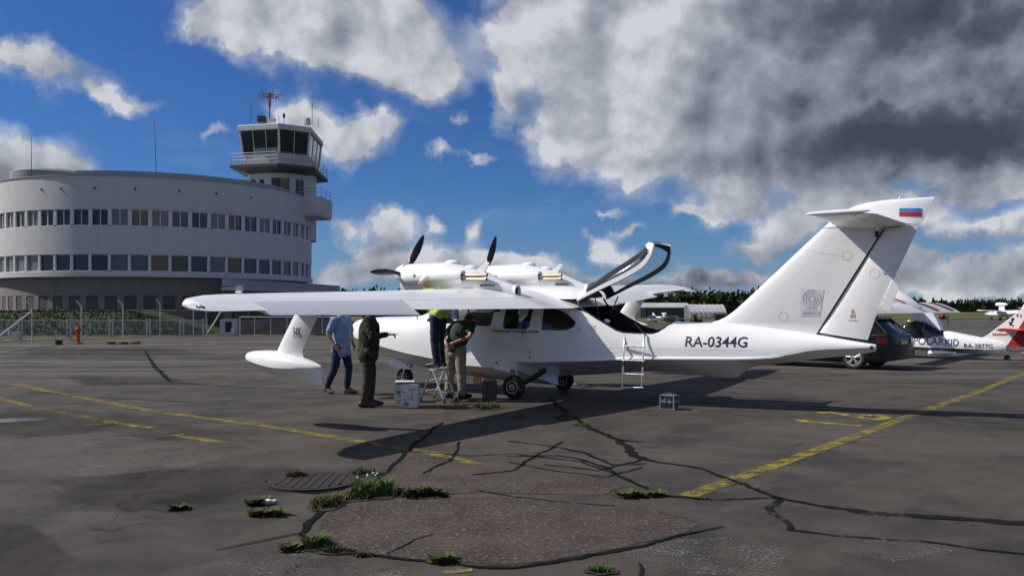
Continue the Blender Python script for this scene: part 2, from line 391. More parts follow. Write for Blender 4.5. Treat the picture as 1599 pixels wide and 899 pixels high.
def worn(name, col, lo, hi, sc=5.):
    m = bpy.data.materials.new(name); m.use_nodes = True; k = NT(m.node_tree); b = k.n['Principled BSDF']; b.inputs['Roughness'].default_value = .85; b.inputs['Specular IOR Level'].default_value = .08
    tc = k.new('ShaderNodeTexCoord').outputs['Object']; f, _ = k.noise(tc, sc, 6, .7); h, _ = k.noise(tc, 48, 3, .75)
    k.put(b, 'Base Color', k.mix(k.ramp(h, .3, .7), tuple(c*.65 for c in col), col))
    g_ = .6 if 'pale' in name else .35
    a = k.ramp(k.math('ADD', k.math('MULTIPLY', f, 1-g_), k.math('MULTIPLY', h, g_)), lo, hi)
    tr = k.new('ShaderNodeBsdfTransparent'); mx = k.new('ShaderNodeMixShader'); k.put(mx, 0, a)
    k.l.new(tr.outputs[0], mx.inputs[1]); k.l.new(b.outputs[0], mx.inputs[2]); k.l.new(mx.outputs[0], k.n['Material Output'].inputs[0]); return m
YEL = worn('worn yellow paint', (.28, .225, .055), .41, .58)
YEL2 = worn('patchy yellow paint', (.42, .33, .04), .42, .55)
YELF = worn('faded yellow paint', (.23, .19, .06), .44, .62)
TAR = worn('poured tar seam', (.010, .010, .010), .30, .46, 3.)
TARF = worn('thin tar seam', (.014, .014, .015), .38, .55, 3.)
PALE = worn('bare pale asphalt', (.20, .19, .175), .50, .62, 2.)
DARKZ = worn('old dark asphalt', (.022, .0205, .019), .2, 1.15, .9)
def G(*pp): return [g(*p) for p in pp]
def line(pp, w, m=YEL, z=.006, **k): return ribbon('painted_line', G(*pp), w, m, z, .06, **k)
line([(20, 600), (240, 642.5), (415, 665), (570, 691)], .17)
line([(570, 691), (660, 705), (745, 725)], .17, YEL)
line([(-40, 612), (0, 622), (42, 634)], .17); line([(42, 634), (165, 657)], .17, YELF)
line([(150, 655), (235, 669)], .16, YEL); line([(275, 679), (350, 692)], .17, YEL)
line([(243, 643), (315, 647), (440, 633), (555, 621)], .07, YELF)
line([(130, 664), (180, 661)], .1, YELF)
line([(1072, 775), (1215, 725), (1400, 657.5), (1470, 632)], .17, YEL)
line([(1470, 632), (1520, 615), (1599, 583), (1700, 545)], .17, YEL)
line([(1120, 583), (1180, 586), (1400, 599), (1540, 607)], .08, YELF)
line([(1120, 589), (1160, 592), (1350, 604), (1520, 613)], .09, YEL)
line([(1520, 580), (1640, 580)], .16, YELF); line([(1550, 574), (1650, 574)], .16, YELF)
line([(310, 586), (350, 584)], .22, YEL); line([(358, 581), (400, 579)], .16, YELF)
line([(690, 895), (738, 890)], .06, YEL)
line([(640, 706), (740, 724)], .05, PALE, .006)
# stand number 16, painted so that it reads from the right
ribbon('painted_number', G((1247, 655), (1258, 658.5), (1345, 665)), [.14, .2, .12], YEL2, .006, .12, .1)
ribbon('painted_number', G((1276, 644.5), (1300, 644), (1322, 648), (1345, 652.5), (1370, 655), (1384, 652.5), (1372, 649), (1350, 648.5), (1330, 650)), .17, YEL2, .006, .12, .1)
ribbon('painted_number', G((1310, 637), (1345, 637.5), (1385, 641), (1412, 642.5), (1400, 639), (1370, 638)), .10, YELF, .006, .12, .1)
# coarse round patch in the foreground
def soft(m):
    """let a sheet's material break up along the sheet's rim"""
    k = NT(m.node_tree); out = k.n['Material Output']; src = out.inputs[0].links[0].from_socket
    tc = k.new('ShaderNodeTexCoord').outputs['Object']; at_ = k.new('ShaderNodeAttribute', attribute_name='edge').outputs['Fac']
    f = k.math('ADD', k.math('MULTIPLY', k.noise(tc, 6, 6, .7)[0], .7), k.math('MULTIPLY', k.noise(tc, 45, 3, .7)[0], .5))
    a = k.ramp(k.math('ADD', at_, k.math('SUBTRACT', f, .78)), .0, .34); tr = k.new('ShaderNodeBsdfTransparent'); mx = k.new('ShaderNodeMixShader')
    k.put(mx, 0, a); k.l.new(tr.outputs[0], mx.inputs[1]); k.l.new(src, mx.inputs[2]); k.l.new(mx.outputs[0], out.inputs[0])
for m_ in (REDPATCH, PALE, TAR, DARKZ): soft(m_)
def blob_sheet(name, pp, m, z, wob=.04, core=.86):
    pts = G(*pp); c = sum(pts, Vector())/len(pts); out = []
    for i in range(len(pts)):
        a, b = pts[i], pts[(i+1) % len(pts)]
        for j in range(6):
            p = a.lerp(b, j/6); d = (p-c); out.append(c+d*(1+wob*(mnoise.noise(p*1.7)+.5*mnoise.noise(p*5))))
    n = len(out); inn = [c+(p-c)*core for p in out]
    mb = MB(); mb.add([(c.x, c.y, z)]+[(p.x, p.y, z) for p in inn+out], [(0, i+1, (i+1) % n+1) for i in range(n)]+[(i+1, n+i+1, n+(i+1) % n+1, (i+1) % n+1) for i in range(n)])
    o = mb.build(name, m); at_ = o.data.attributes.new('edge', 'FLOAT', 'POINT'); at_.data.foreach_set('value', [1.]*(n+1)+[0.]*n)
    return tag(o, kind='structure')
blob_sheet('asphalt_patch', [(503, 803), (545, 782), (640, 778), (760, 772), (900, 780), (1040, 795), (1118, 818), (1085, 833), (1000, 853), (910, 872), (800, 886), (700, 882), (620, 874), (550, 864), (500, 852), (478, 836)], REDPATCH, .004)
blob_sheet('asphalt_patch', [(590, 735), (640, 712), (760, 730), (900, 735), (985, 760), (960, 775), (760, 770), (640, 776), (560, 775)], REDPATCH, .0035)
blob_sheet('tar_patch', [(410, 752), (440, 741), (500, 738), (548, 745), (540, 765), (490, 772), (430, 766)], TAR, .004)
blob_sheet('pale_patch', [(610, 650), (640, 640), (700, 645), (690, 652)], PALE, .003)
for pp in ([(-40, 690), (60, 680), (200, 690), (330, 700), (430, 705), (300, 730), (120, 745), (-60, 730)], [(440, 880), (520, 868), (640, 885), (600, 930), (430, 930)],
           [(1090, 755), (1150, 735), (1200, 738), (1180, 765), (1120, 772)], [(960, 850), (1150, 835), (1260, 855), (1200, 900), (980, 895)], [(410, 590), (455, 586), (470, 596), (420, 600)], [(330, 655), (420, 640), (520, 635), (500, 645), (380, 660)], [(330, 880), (450, 862), (560, 874), (520, 905), (360, 905)], [(1130, 735), (1230, 722), (1300, 735), (1200, 752)], [(1250, 850), (1380, 840), (1500, 860), (1400, 880)], [(1000, 700), (1080, 700), (1120, 715), (1040, 722)], [(640, 800), (780, 792), (880, 815), (760, 850), (650, 835)], [(850, 800), (1000, 800), (1060, 815), (940, 850)]):
    blob_sheet('pale_patch', pp, PALE, .0028, .15)
for pp in ([(-80, 640), (60, 632), (200, 640), (330, 655), (420, 690), (330, 700), (180, 678), (0, 690), (-90, 680)], [(60, 740), (230, 728), (400, 720), (520, 728), (470, 775), (330, 800), (160, 810), (20, 790)], [(-60, 800), (60, 812), (150, 880), (60, 930), (-100, 930)], [(0, 545), (260, 540), (380, 552), (200, 560), (-40, 562)], [(60, 582), (300, 590), (340, 602), (120, 606)]):
    blob_sheet('dark_asphalt', pp, DARKZ, .0022, .2, .3)
def seam(pp, w, m=None, z=.008, j=.35):
    w = [a*.62+.012 for a in w] if isinstance(w, list) else w*.62+.012
    return ribbon('tar_seam', G(*pp), w, m or TAR, z, j, .08)
seam([(860, 622), (868, 633), (915, 665), (965, 687), (995, 714), (1035, 722), (1095, 732), (1150, 752), (1215, 777), (1280, 790)], [.10, .13, .16, .2, .24, .10, .10, .10, .12, .10])
seam([(1280, 790), (1355, 802), (1450, 808), (1530, 812), (1640, 820)], [.12, .16, .2, .26, .26], TARF)
seam([(965, 687), (1008, 690)], [.3, .03]); seam([(795, 688), (860, 697), (910, 706), (955, 726), (1010, 724)], [.05, .06, .10, .08, .05])
seam([(790, 712), (875, 711), (940, 728), (990, 755), (1040, 775), (1120, 781), (1215, 777)], [.05, .08, .09, .1, .08, .05, .05])
seam([(795, 722), (880, 738), (950, 745), (1000, 730)], .04); seam([(720, 690), (700, 720), (660, 740)], .06); seam([(880, 690), (830, 715), (800, 735), (740, 742)], .06)
seam([(640, 706), (740, 712), (800, 708), (905, 722), (960, 740)], .05); seam([(850, 725), (930, 735), (1000, 718)], .05)
seam([(1125, 822), (1080, 832), (1000, 853), (910, 872), (800, 887), (625, 873), (550, 865), (500, 855), (470, 835), (480, 815), (500, 798)], [.02, .05, .08, .10, .07, .07, .07, .04, .08, .12, .08])
seam([(1215, 777), (1205, 795), (1235, 828), (1300, 836), (1420, 845), (1640, 870)], [.14, .1, .06, .04, .04, .05], TARF)
seam([(225, 546), (240, 570), (252, 583), (266, 596)], [.12, .2, .25, .18]); seam([(266, 596), (330, 602), (520, 612)], [.05, .05, .03], TARF)
seam([(340, 858), (400, 846), (465, 833)], [.01, .025, .03]); seam([(40, 612), (180, 622), (300, 628), (420, 623)], .05, TARF); seam([(740, 765), (860, 783), (960, 790)], .02, TARF)
seam([(560, 770), (600, 740), (625, 715), (650, 690), (690, 660)], [.05, .08, .1, .12, .08])
seam([(600, 866), (640, 850), (680, 835)], .02, TARF); seam([(1003, 880), (1000, 905)], .02, TARF)
WET = mat('wet tar', (.016, .02, .026), .12); blob_sheet('puddle', [(-40, 656), (20, 653), (90, 652), (70, 656), (0, 660), (-40, 662)], WET, .004, .08)
# storm drain
dr = thing('storm_drain', 'round iron storm drain grate sunk in dark tar beside the weeds', 'drain', g(489, 753))
IRON = mat('rusty dark iron', (.035, .026, .022), .7, .3, var=.3)
MB().lathe([(.42, .004), (.42, .022), (.36, .022), (.36, .008)], n=28, caps=False).build('frame', IRON, dr)
pit = MB().lathe([(.37, .0135), (.0, .0135)], n=24, caps=False).build('pit', BLACK, dr)
for i in range(-4, 5):
    L = 2*math.sqrt(.36**2-(i*.08)**2); MB().box((0, 0, .019), (.070, L*.98, .008)).build('bar', IRON, dr, loc=(i*.08, 0, 0))

# ------------------------------------------------------------------ weeds in the cracks
def leafmat(n, a, b_):
    def fn(k, b, tc):
        f, _ = k.noise(tc, 9, 3, .6); k.put(b, 'Base Color', k.mix(k.ramp(f, .35, .65), a, b_)); b.inputs['Subsurface Weight'].default_value = 0
    return mat(n, a, .7, spec=.2, fn=fn)
LEAF = leafmat('fresh green blades', (.06, .125, .02), (.10, .17, .035)); OLIVE = leafmat('olive weed leaves', (.045, .062, .018), (.085, .095, .03)); STRAW = leafmat('straw coloured grass', (.14, .115, .04), (.075, .085, .028))
MOSS = leafmat('dark moss', (.03, .036, .014), (.06, .06, .022)); PETAL = mat('white petals', (.8, .8, .78), .6)
SOIL = mat('dark soil and litter', (.030, .024, .017), .95, var=.3, vscale=20); soft(SOIL)
def soil_spot(c, rx, ry):
    n = 28; out = []
    for i in range(n):
        a = 6.2832*i/n; q = 1.25+.35*mnoise.noise(Vector((c.x*3+math.cos(a)*1.5, c.y*3+math.sin(a)*1.5, 0))); out.append((c.x+rx*q*math.cos(a), c.y+ry*q*math.sin(a)*1.25, 0.0095))
    inn = [((x-c.x)*.6+c.x, (y-c.y)*.6+c.y, z) for x, y, z in out]
    mb = MB(); mb.add([(c.x, c.y, 0.0095)]+inn+out, [(0, i+1, (i+1) % n+1) for i in range(n)]+[(i+1, n+i+1, n+(i+1) % n+1, (i+1) % n+1) for i in range(n)])
    o = mb.build('soil_patch', SOIL); at_ = o.data.attributes.new('edge', 'FLOAT', 'POINT'); at_.data.foreach_set('value', [.9]*(n+1)+[0.]*n); tag(o, kind='structure')
def weed(label, px, py, rx, ry, h, n, mats=(LEAF,), broad=False, flowers=0, group=None):
    c = g(px, py); mb = MB()
    if rx > .09 and n > 330: soil_spot(c, rx, ry)
    for i in range(n):
        a = random.uniform(0, 2*math.pi); r = math.sqrt(random.random())*(.7+.3*random.random()); x, y = r*rx*math.cos(a), r*ry*math.sin(a)
        y += .25*ry*math.sin(x/rx*5)
        hh = h*random.uniform(.2, 1.0)*(1.15-.8*r*r)*(.75+.5*mnoise.noise(Vector((x*14, y*14, px)))); ln = random.uniform(.2, 1.3)*hh; t = random.uniform(0, 2*math.pi); w = random.uniform(.004, .008) if not broad else random.uniform(.014, .03)
        dx, dy = math.cos(t), math.sin(t); nx, ny = -dy*w, dx*w; mi = random.randrange(len(mats))
        if broad:
            p0 = Vector((x, y, hh*.3)); d = Vector((dx, dy, random.uniform(-.2, .7))).normalized()*w*3.2
            mb.add([p0, p0+d*.5+Vector((nx, ny, .006)), p0+d, p0+d*.5-Vector((nx, ny, -.006))], [(0, 1, 2, 3)], mi)
            mb.add([(x-dx*.01, y-dy*.01, 0), (x-dx*.01+.003, y-dy*.01, 0), tuple(p0+d*.3)], [(0, 1, 2)], mi)
        else:
            mb.add([(x-nx, y-ny, 0), (x+nx, y+ny, 0), (x+dx*ln*.4+nx*.7, y+dy*ln*.4+ny*.7, hh*.6), (x+dx*ln*.4-nx*.7, y+dy*ln*.4-ny*.7, hh*.6), (x+dx*ln, y+dy*ln, hh)], [(0, 1, 2, 3), (3, 2, 4)], mi)
    o = tag(mb.build('weed_clump', list(mats), loc=c), label, 'weed', group)
    if flowers:
        fb = MB()
        for i in range(flowers):
            fb.ell((random.uniform(-.6, .3)*rx, random.uniform(-.7, .7)*ry, h*random.uniform(.85, 1.0)), (.010, .010, .006), 7, 4)
        tag(fb.build('flower', PETAL, o), kind='stuff')
    return o
weed('bright green grass clump with white flowers at the rim of the round patch', 583, 772, .24, .16, .19, 1500, (LEAF, LEAF, OLIVE), flowers=7)
weed('low broad leaved weed beside the bright green grass clump', 659, 773, .20, .12, .13, 800, (OLIVE, OLIVE, MOSS), True)
weed('yellowed grass tuft between the storm drain and the round patch', 509, 789, .14, .16, .13, 800, (STRAW, STRAW, OLIVE))
weed('brown and green tuft on the left rim of the storm drain', 463, 746, .12, .07, .12, 420, (STRAW, OLIVE, OLIVE))
weed('olive tuft behind the bright green grass clump', 568, 740, .16, .11, .10, 420, (OLIVE, STRAW))
weed('thin dry grass joining the yellowed tuft to the green clump', 545, 778, .2, .12, .08, 420, (STRAW, OLIVE))
weed('small leafy weed beside the crumpled white paper', 403, 787, .09, .06, .07, 160, (OLIVE,), True)
weed('flat strip of weeds just in front of the white paper', 416, 804, .16, .05, .05, 260, (OLIVE, STRAW), True)
weed('tiny dark weed alone on the open asphalt left of the paper', 280, 795, .08, .04, .04, 110, (MOSS, OLIVE), True)
weed('dark green tuft on the left edge of the round patch', 494, 852, .11, .10, .12, 700, (OLIVE, LEAF, STRAW))
weed('thin moss line running right along the patch edge', 530, 862, .14, .05, .06, 340, (MOSS, OLIVE))
weed('reddish brown moss on the near edge of the patch', 570, 868, .10, .035, .045, 260, (STRAW, MOSS))
weed('tiny weed left of the dark green tuft', 455, 858, .05, .06, .04, 120, (OLIVE,), True)
weed('small yellow green weed at the near rim of the patch', 692, 877, .07, .05, .05, 160, (STRAW, OLIVE), True)
weed('bright moss clump at the bottom edge of the picture', 940, 892, .10, .06, .06, 520, (LEAF, OLIVE))
weed('low weed in the pale gap left of the yellow line end', 985, 775, .13, .07, .05, 240, (OLIVE, STRAW), True)
weed('little weed between the pale gap and the yellow line end', 1023, 774, .07, .05, .05, 110, (OLIVE, STRAW), True)
weed('mossy spot at the end of the thick yellow line', 1096, 779, .10, .04, .03, 160, (MOSS, STRAW))
weed('sparse grass growing in the seam below the main wheel', 880, 652, .16, .26, .09, 420, (OLIVE, STRAW))
weed('yellowish grass further down the same seam', 908, 664, .16, .14, .06, 260, (STRAW, OLIVE))
weed('grass tuft in front of the dark canister', 762, 637, .26, .22, .16, 620, (LEAF, OLIVE, STRAW))
weed('green strip of grass behind the camouflage man beside the box', 605, 622, .2, .1, .06, 240, (OLIVE, STRAW))
weed('sparse moss along the seam right of the yellow line', 1150, 755, .16, .12, .03, 200, (MOSS, STRAW))
weed('weeds between the step ladder and the canister', 725, 632, .25, .12, .06, 260, (OLIVE, STRAW))
pp = MB(); pp.ell((0, 0, .022), (.07, .035, .022), 9, 5)
for i, v in enumerate(pp.v): pp.v[i] = tuple(Vector(v)+mnoise.noise_vector(Vector(v)*40)*.012)
tag(pp.build('crumpled_paper', mat('white paper', (.78, .78, .76), .7), loc=g(419, 787), rot=(0, 0, .6)), 'crumpled white paper scrap beside a small weed', 'litter')

# ------------------------------------------------------------------ terminal building: round drum, control tower, low annex
def wall_fn(k, b, tc):
    f, _ = k.noise(k.mapping(tc, (1, 1, .35)), .7, 5, .65); h, _ = k.noise(k.mapping(tc, (3, 3, .15)), 2, 4, .6)
    c = k.mix(k.ramp(f, .35, .7), (.54, .54, .53), (.50, .50, .49)); c = k.mix(k.ramp(h, .58, .8, 0, .3), c, (.33, .33, .33)); k.put(b, 'Base Color', c)
WALLM = mat('light grey rendered wall', (.60, .61, .62), .7, spec=.3, fn=wall_fn)
WALL2 = mat('pale grey window frames', (.62, .63, .64), .55)
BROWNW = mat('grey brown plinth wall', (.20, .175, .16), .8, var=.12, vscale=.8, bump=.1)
ROOFM = mat('grey roof felt', (.26, .27, .28), .8, var=.1)
METG = mat('painted steel rail grey', (.30, .31, .33), .5, .3)
DKSTEEL = mat('dark steel soffit', (.05, .052, .055), .6)
REDM = mat('faded red mast paint', (.17, .045, .04), .6)
def pane_mat(n, c, r=.08):
    return mat(n, c, r, spec=.6, var=.25, vscale=.9)
P_DARK = pane_mat('dark window glass', (.018, .021, .026)); P_BLUE = pane_mat('bluish window glass', (.022, .036, .055), .05); P_GREY = pane_mat('window glass with grey blind', (.10, .105, .11), .25)
def cur_fn(k, b, tc):
    w = k.new('ShaderNodeTexWave', wave_type='BANDS', bands_direction='X'); k.put(w, 'Vector', tc); w.inputs['Scale'].default_value = 2.6; w.inputs['Distortion'].default_value = 1.5
    k.put(b, 'Base Color', k.mix(w.outputs['Fac'], (.10, .105, .115), (.24, .245, .26)))
P_CURT = mat('window glass with pale curtain', (.2, .2, .22), .3, fn=cur_fn)
P_TEAL = pane_mat('greenish tower glass', (.012, .022, .022), .04)
BC = Vector((-31.53, 75.09, 0)); BR = 13.09
B = thing('terminal_building', 'long round grey terminal building with ribbon windows and a control tower behind the left wing', 'building', BC)
def arc_piece(r0, r1, z0, z1, a0, a1, n=3, gap=0.):
    mb = MB(); a0 += gap; a1 -= gap; rings = []
    for i in range(n+1):
        t = rad(a0+(a1-a0)*i/n); c, s = math.sin(t), -math.cos(t)
        rings.append([(r0*c, r0*s, z0), (r1*c, r1*s, z0), (r1*c, r1*s, z1), (r0*c, r0*s, z1)])
    return mb.loft(rings)
ST = 6.2; KS = range(-11, 17)
core = MB().lathe([(BR-.45, 0), (BR-.45, 11.0), (0, 11.0)], n=72, caps=False).build('core_wall', mat('dim interior wall', (.07, .07, .075), .8), B, 40)
pan = {}
for nm, r0, r1, z0, z1, m in (('wall_panel', BR-.35, BR, 9.06, 11.55, WALLM), ('wall_panel', BR-.35, BR, 5.70, 7.81, WALLM), ('sill_band', BR-.4, BR+.1, 4.03, 4.42, WALLM)):
    me = arc_piece(r0, r1, z0, z1, -ST/2, ST/2, 4, .005).mesh(nm, m); shade(me, 30)
    for kx in KS: link(nm, me, B, rot=(0, 0, rad(kx*ST)))
me = arc_piece(BR-.5, BR+.06, 11.55, 11.63, -ST/2, ST/2, 3).mesh('coping', METG)
for kx in KS: link('coping', me, B, rot=(0, 0, rad(kx*ST)))
def win_frame(z0, z1, r, wid, pil, mull):
    mb = MB(); hw = r*rad(ST)/2; zc, h = (z0+z1)/2, z1-z0
    mb.box((-hw+pil/2, -r+.16, zc), (pil, .3, h)); mb.box((hw-.02, -r+.14, zc), (.05, .2, h))
    mb.box((0, -r+.14, z0+.03), (2*hw, .26, .06)); mb.box((0, -r+.2, z1-.025), (2*hw, .1, .05))
    for m in mull: mb.box((m, -r+.15, zc), (.06, .12, h-.08))
    return mb
hw = BR*rad(ST)/2
f1 = win_frame(7.81, 9.06, BR-.03, 1, .24, [.1]).mesh('window', WALL2); f2 = win_frame(4.42, 5.70, BR-.03, 1, .17, []).mesh('window', WALL2)
def pane_mesh(x0, x1, z0, z1, r, m): return MB().box(((x0+x1)/2, -r+.2, (z0+z1)/2), (x1-x0, .03, z1-z0)).mesh('pane', m)
pm1 = {m.name: (pane_mesh(-hw+.24, .07, 7.85, 9.02, BR, m), pane_mesh(.13, hw-.05, 7.85, 9.02, BR, m)) for m in (P_DARK, P_BLUE, P_GREY, P_CURT)}
pm2 = {m.name: (pane_mesh(-hw+.17, hw-.05, 4.46, 5.66, BR, m),) for m in (P_DARK, P_BLUE, P_GREY, P_CURT)}
row1 = {-6: 'c', -5: 'd', -4: 'c', -3: 'd', -2: 'd', -1: 'd', 0: 'd', 1: 'c', 2: 'd', 3: 'c', 4: 'b', 5: 'd', 6: 'c', 7: 'd', 8: 'd', 9: 'c', 10: 'd', 11: 'g', 12: 'g', 13: 'g'}
row2 = {-6: 'c', -5: 'c', -4: 'c', -3: 'd', -2: 'd', -1: 'd', 0: 'd', 1: 'g', 2: 'b', 3: 'd', 4: 'd', 5: 'd', 6: 'g', 7: 'd', 8: 'd', 9: 'd', 10: 'd', 11: 'd', 12: 'g', 13: 'b'}
key = {'c': P_CURT.name, 'd': P_DARK.name, 'b': P_BLUE.name, 'g': P_GREY.name}
for kx in KS:
    for fm, pm, row in ((f1, pm1, row1), (f2, pm2, row2)):
        w = link('window', fm, B, rot=(0, 0, rad(kx*ST+ST/2)))
        for p in pm[key[row.get(kx, 'dcdg'[kx % 4])]]: link('pane', p, w)
# plinth storey, set back
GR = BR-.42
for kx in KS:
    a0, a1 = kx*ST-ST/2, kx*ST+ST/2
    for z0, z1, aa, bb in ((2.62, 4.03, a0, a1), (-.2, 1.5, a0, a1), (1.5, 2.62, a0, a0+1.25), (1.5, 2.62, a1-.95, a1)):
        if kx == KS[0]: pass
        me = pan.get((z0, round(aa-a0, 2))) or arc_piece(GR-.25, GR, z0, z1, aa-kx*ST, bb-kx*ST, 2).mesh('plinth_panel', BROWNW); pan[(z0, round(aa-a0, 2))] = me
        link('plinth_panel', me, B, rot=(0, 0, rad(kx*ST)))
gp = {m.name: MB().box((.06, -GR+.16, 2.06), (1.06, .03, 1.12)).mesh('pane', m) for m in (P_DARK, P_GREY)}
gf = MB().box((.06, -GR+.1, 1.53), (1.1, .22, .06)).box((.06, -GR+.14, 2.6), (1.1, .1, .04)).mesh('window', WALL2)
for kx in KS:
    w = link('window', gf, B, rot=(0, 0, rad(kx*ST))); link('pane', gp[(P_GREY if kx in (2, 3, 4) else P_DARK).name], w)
vm = MB().lathe([(.07, 0), (.09, .03), (.05, .05)], 'Y', 12, (0, -BR-.05, 10.6)).mesh('vent', DKSTEEL)
for a in (-17, -9.5, 2, 14.5, 28, 40, 53): link('vent', vm, B, rot=(0, 0, rad(a)))
vm2 = MB().lathe([(.05, 0), (.06, .05)], 'Y', 10, (0, -GR-.05, 3.0)).mesh('vent', DKSTEEL)
for a in (-13, -10.5): link('vent', vm2, B, rot=(0, 0, rad(a)))
MB().lathe([(BR-.3, 11.1), (0, 11.25)], n=60, caps=False).build('roof', ROOFM, B)
arc_piece(11.7, 11.95, 11.1, 12.12, -8, 84, 40).build('roof_ring', ROOFM, B, 30)
arc_piece(0, 11.7, 12.0, 12.1, -8, 84, 40).build('roof', ROOFM, B, 30)
pc = Vector((-6.9, -5.6, 0))
MB().lathe([(3.0, 11.1), (3.0, 12.75), (2.7, 12.95), (0, 13.05)], n=40, c=pc, caps=False).build('roof_house', ROOFM, B, 30)
MB().lathe([(.7, 13.0), (.6, 13.2), (.1, 13.3)], n=20, c=pc+Vector((.2, -.3, 0))).build('roof_light', WALL2, B, 30)
for i, (x, s_) in enumerate(((-3.3, .35), (-2.75, .3), (-2.9, .22))):
    MB().box((pc.x+x, pc.y-1.6-.3*i, 11.9-.2*i), (s_, .4, .9)).build('cooling_unit', WALL2, B)
for px, py0, py1, d in ((49, 285, 210, 66), (244, 275, 187, 66)):
    a, b_ = at(px, py0, d)-BC, at(px-3 if px > 100 else px, py1, d)-BC
    MB().tube([a, b_], [.035, .012], 6).build('whip_antenna', DKSTEEL, B)
# control tower
T = Vector((-21.3, 78.3, 0))-BC
OCT = [(.13, -.99), (.67, -.61), (.585, .80), (.15, 1.05), (-.4, 1.0), (-.75, .5), (-.767, -.116), (-.733, -.779)]
def octo(r, z): return [T+Vector((r*x, r*y, z)) for x, y in OCT]
MB().lathe([(3.12, 8), (3.12, 14.15)], n=32, c=T+Vector((-.3, 0, 0))).build('tower_shaft', WALLM, B, 40)
MB().loft([octo(4.9, 14.1), octo(5.25, 14.18), octo(5.25, 14.42)]).build('tower_platform', DKSTEEL, B)
MB().loft([octo(3.6, 13.9), octo(4.7, 14.1)]).build('platform_soffit', DKSTEEL, B)
MB().loft([octo(4.05, 14.42), octo(4.08, 15.55)]).build('cabin_wall', WALLM, B)
MB().loft([octo(4.3, 17.55), octo(4.62, 17.6), octo(4.62, 18.0), octo(4.55, 18.08), octo(.3, 18.3)]).build('tower_roof', WALLM, B)
MB().loft([octo(3.7, 15.5), octo(4.0, 17.6)]).build('cabin_core', mat('dim cabin interior', (.012, .014, .015), .7), B)
lo, hi = octo(4.06, 15.55), octo(4.36, 17.56)
for i in range(8):
    j = (i+1) % 8; n = 3 if i in (7, 5, 1) else 2
    e = MB().tube([lo[i], hi[i]], .11, 6).build('cabin_post', WALL2, B)
    for q in range(n):
        a, b_, c, d = lo[i].lerp(lo[j], (q+.02)/n), lo[i].lerp(lo[j], (q+.98)/n), hi[i].lerp(hi[j], (q+.98)/n), hi[i].lerp(hi[j], (q+.02)/n)
        ctr = (a+b_+c+d)/4; inn = (Vector((T.x, T.y, ctr.z))-ctr).normalized()*.03
        w = MB().prism([a, b_, c, d], inn).build('cabin_window', P_TEAL if i != 1 else mat('glass with painted sky tone', (.10, .22, .28), .05, .3), B)  # sky reflection on one facet is painted as a blue base colour
        if q: MB().tube([lo[i].lerp(lo[j], q/n)-inn, hi[i].lerp(hi[j], q/n)-inn], .035, 5).build('mullion', WALL2, w)
        sx = a.lerp(b_, .05)+inn*4
        if i in (6, 7) and (i, q) != (7, 0): MB().prism([a.lerp(d, .03)-inn*.2, a.lerp(b_, .95)-inn*.2+(d-a)*.03, a.lerp(b_, .95)-inn*.2+(d-a)*.24, a.lerp(d, .22)-inn*.2], -inn*.1).build('blind', mat('pale green blind', (.18, .30, .27), .3), w)
rl = MB()
for z, r in ((14.85, 5.15), (15.15, 5.15), (15.45, 5.17)):
    o_ = octo(r, z)
    for i in range(8): rl.tube([o_[i], o_[(i+1) % 8]], .022, 5)
rl.build('railing', METG, B)
for i in range(8):
    a, b_ = octo(5.15, 14.4)[i], octo(5.15, 14.4)[(i+1) % 8]
    for q in range(3): p = a.lerp(b_, q/3); MB().tube([p, p+Vector((0, 0, 1.08))], .025, 5).build('railing_post', METG, B)
def shaft_win(a0, a1, z0, z1, m=P_DARK):
    r = 3.14; n = 4; T = globals()['T']+Vector((-.3, 0, 0)); pts = [(a0+(a1-a0)*i/n) for i in range(n+1)]; rings = [[T+Vector((rr*math.sin(rad(a)), -rr*math.cos(rad(a)), z)) for rr, z in ((r-.1, z0), (r+.02, z0), (r+.02, z1), (r-.1, z1))] for a in pts]
    w = MB().loft(rings).build('window', m, B); rr = r+.03
    MB().tube([T+Vector((rr*math.sin(rad(a)), -rr*math.cos(rad(a)), z0)) for a in pts], .05, 5).build('sill', WALL2, w)
shaft_win(-64, -33, 12.2, 13.35); shaft_win(-24, -16, 12.7, 13.3); shaft_win(-2, 27, 12.1, 13.45); shaft_win(38, 52, 11.8, 13.4)
MB().box(T+Vector((-3.4, -1.5, 12.4)), (1.9, 2, 2.0)).build('roof_shed', WALL2, B)
MB().box(T+Vector((-3.6, -2.53, 12.7)), (.4, .06, .35)).build('shed_window', P_DARK, B)
bc_ = T+Vector((3.2, -3.1, 0))
MB().loft([[bc_+Vector((x, y, z)) for x, y in ((-1.6*s, -1.5*s), (1.2*s, -1.2*s), (1.3*s, 2.5), (-1.6*s, 2.5))] for z, s in ((9.85, .9), (10.1, 1.0), (11.55, 1.04), (11.6, 1.04))]).build('balcony', WALLM, B)
for z in (12.0, 12.35):
    MB().tube([bc_+Vector((-1.2, -1.4, z)), bc_+Vector((1.15, -1.15, z)), bc_+Vector((1.25, 2.2, z))], .025, 5).build('balcony_rail', METG, B)
for x, y in ((-1.2, -1.4), (0, -1.28), (1.15, -1.15), (1.2, .5), (1.25, 2.2)): MB().tube([bc_+Vector((x, y, 11.6)), bc_+Vector((x, y, 12.36))], .025, 5).build('railing_post', METG, B)
def tp(px, py, d=77): return at(px, py, d)-BC
mm = MB().tube([tp(421, 190), tp(421, 168)], .07, 6); mm.tube([tp(421, 168), tp(421.5, 145)], .12, 6); mast = mm.build('radio_mast', REDM, B)
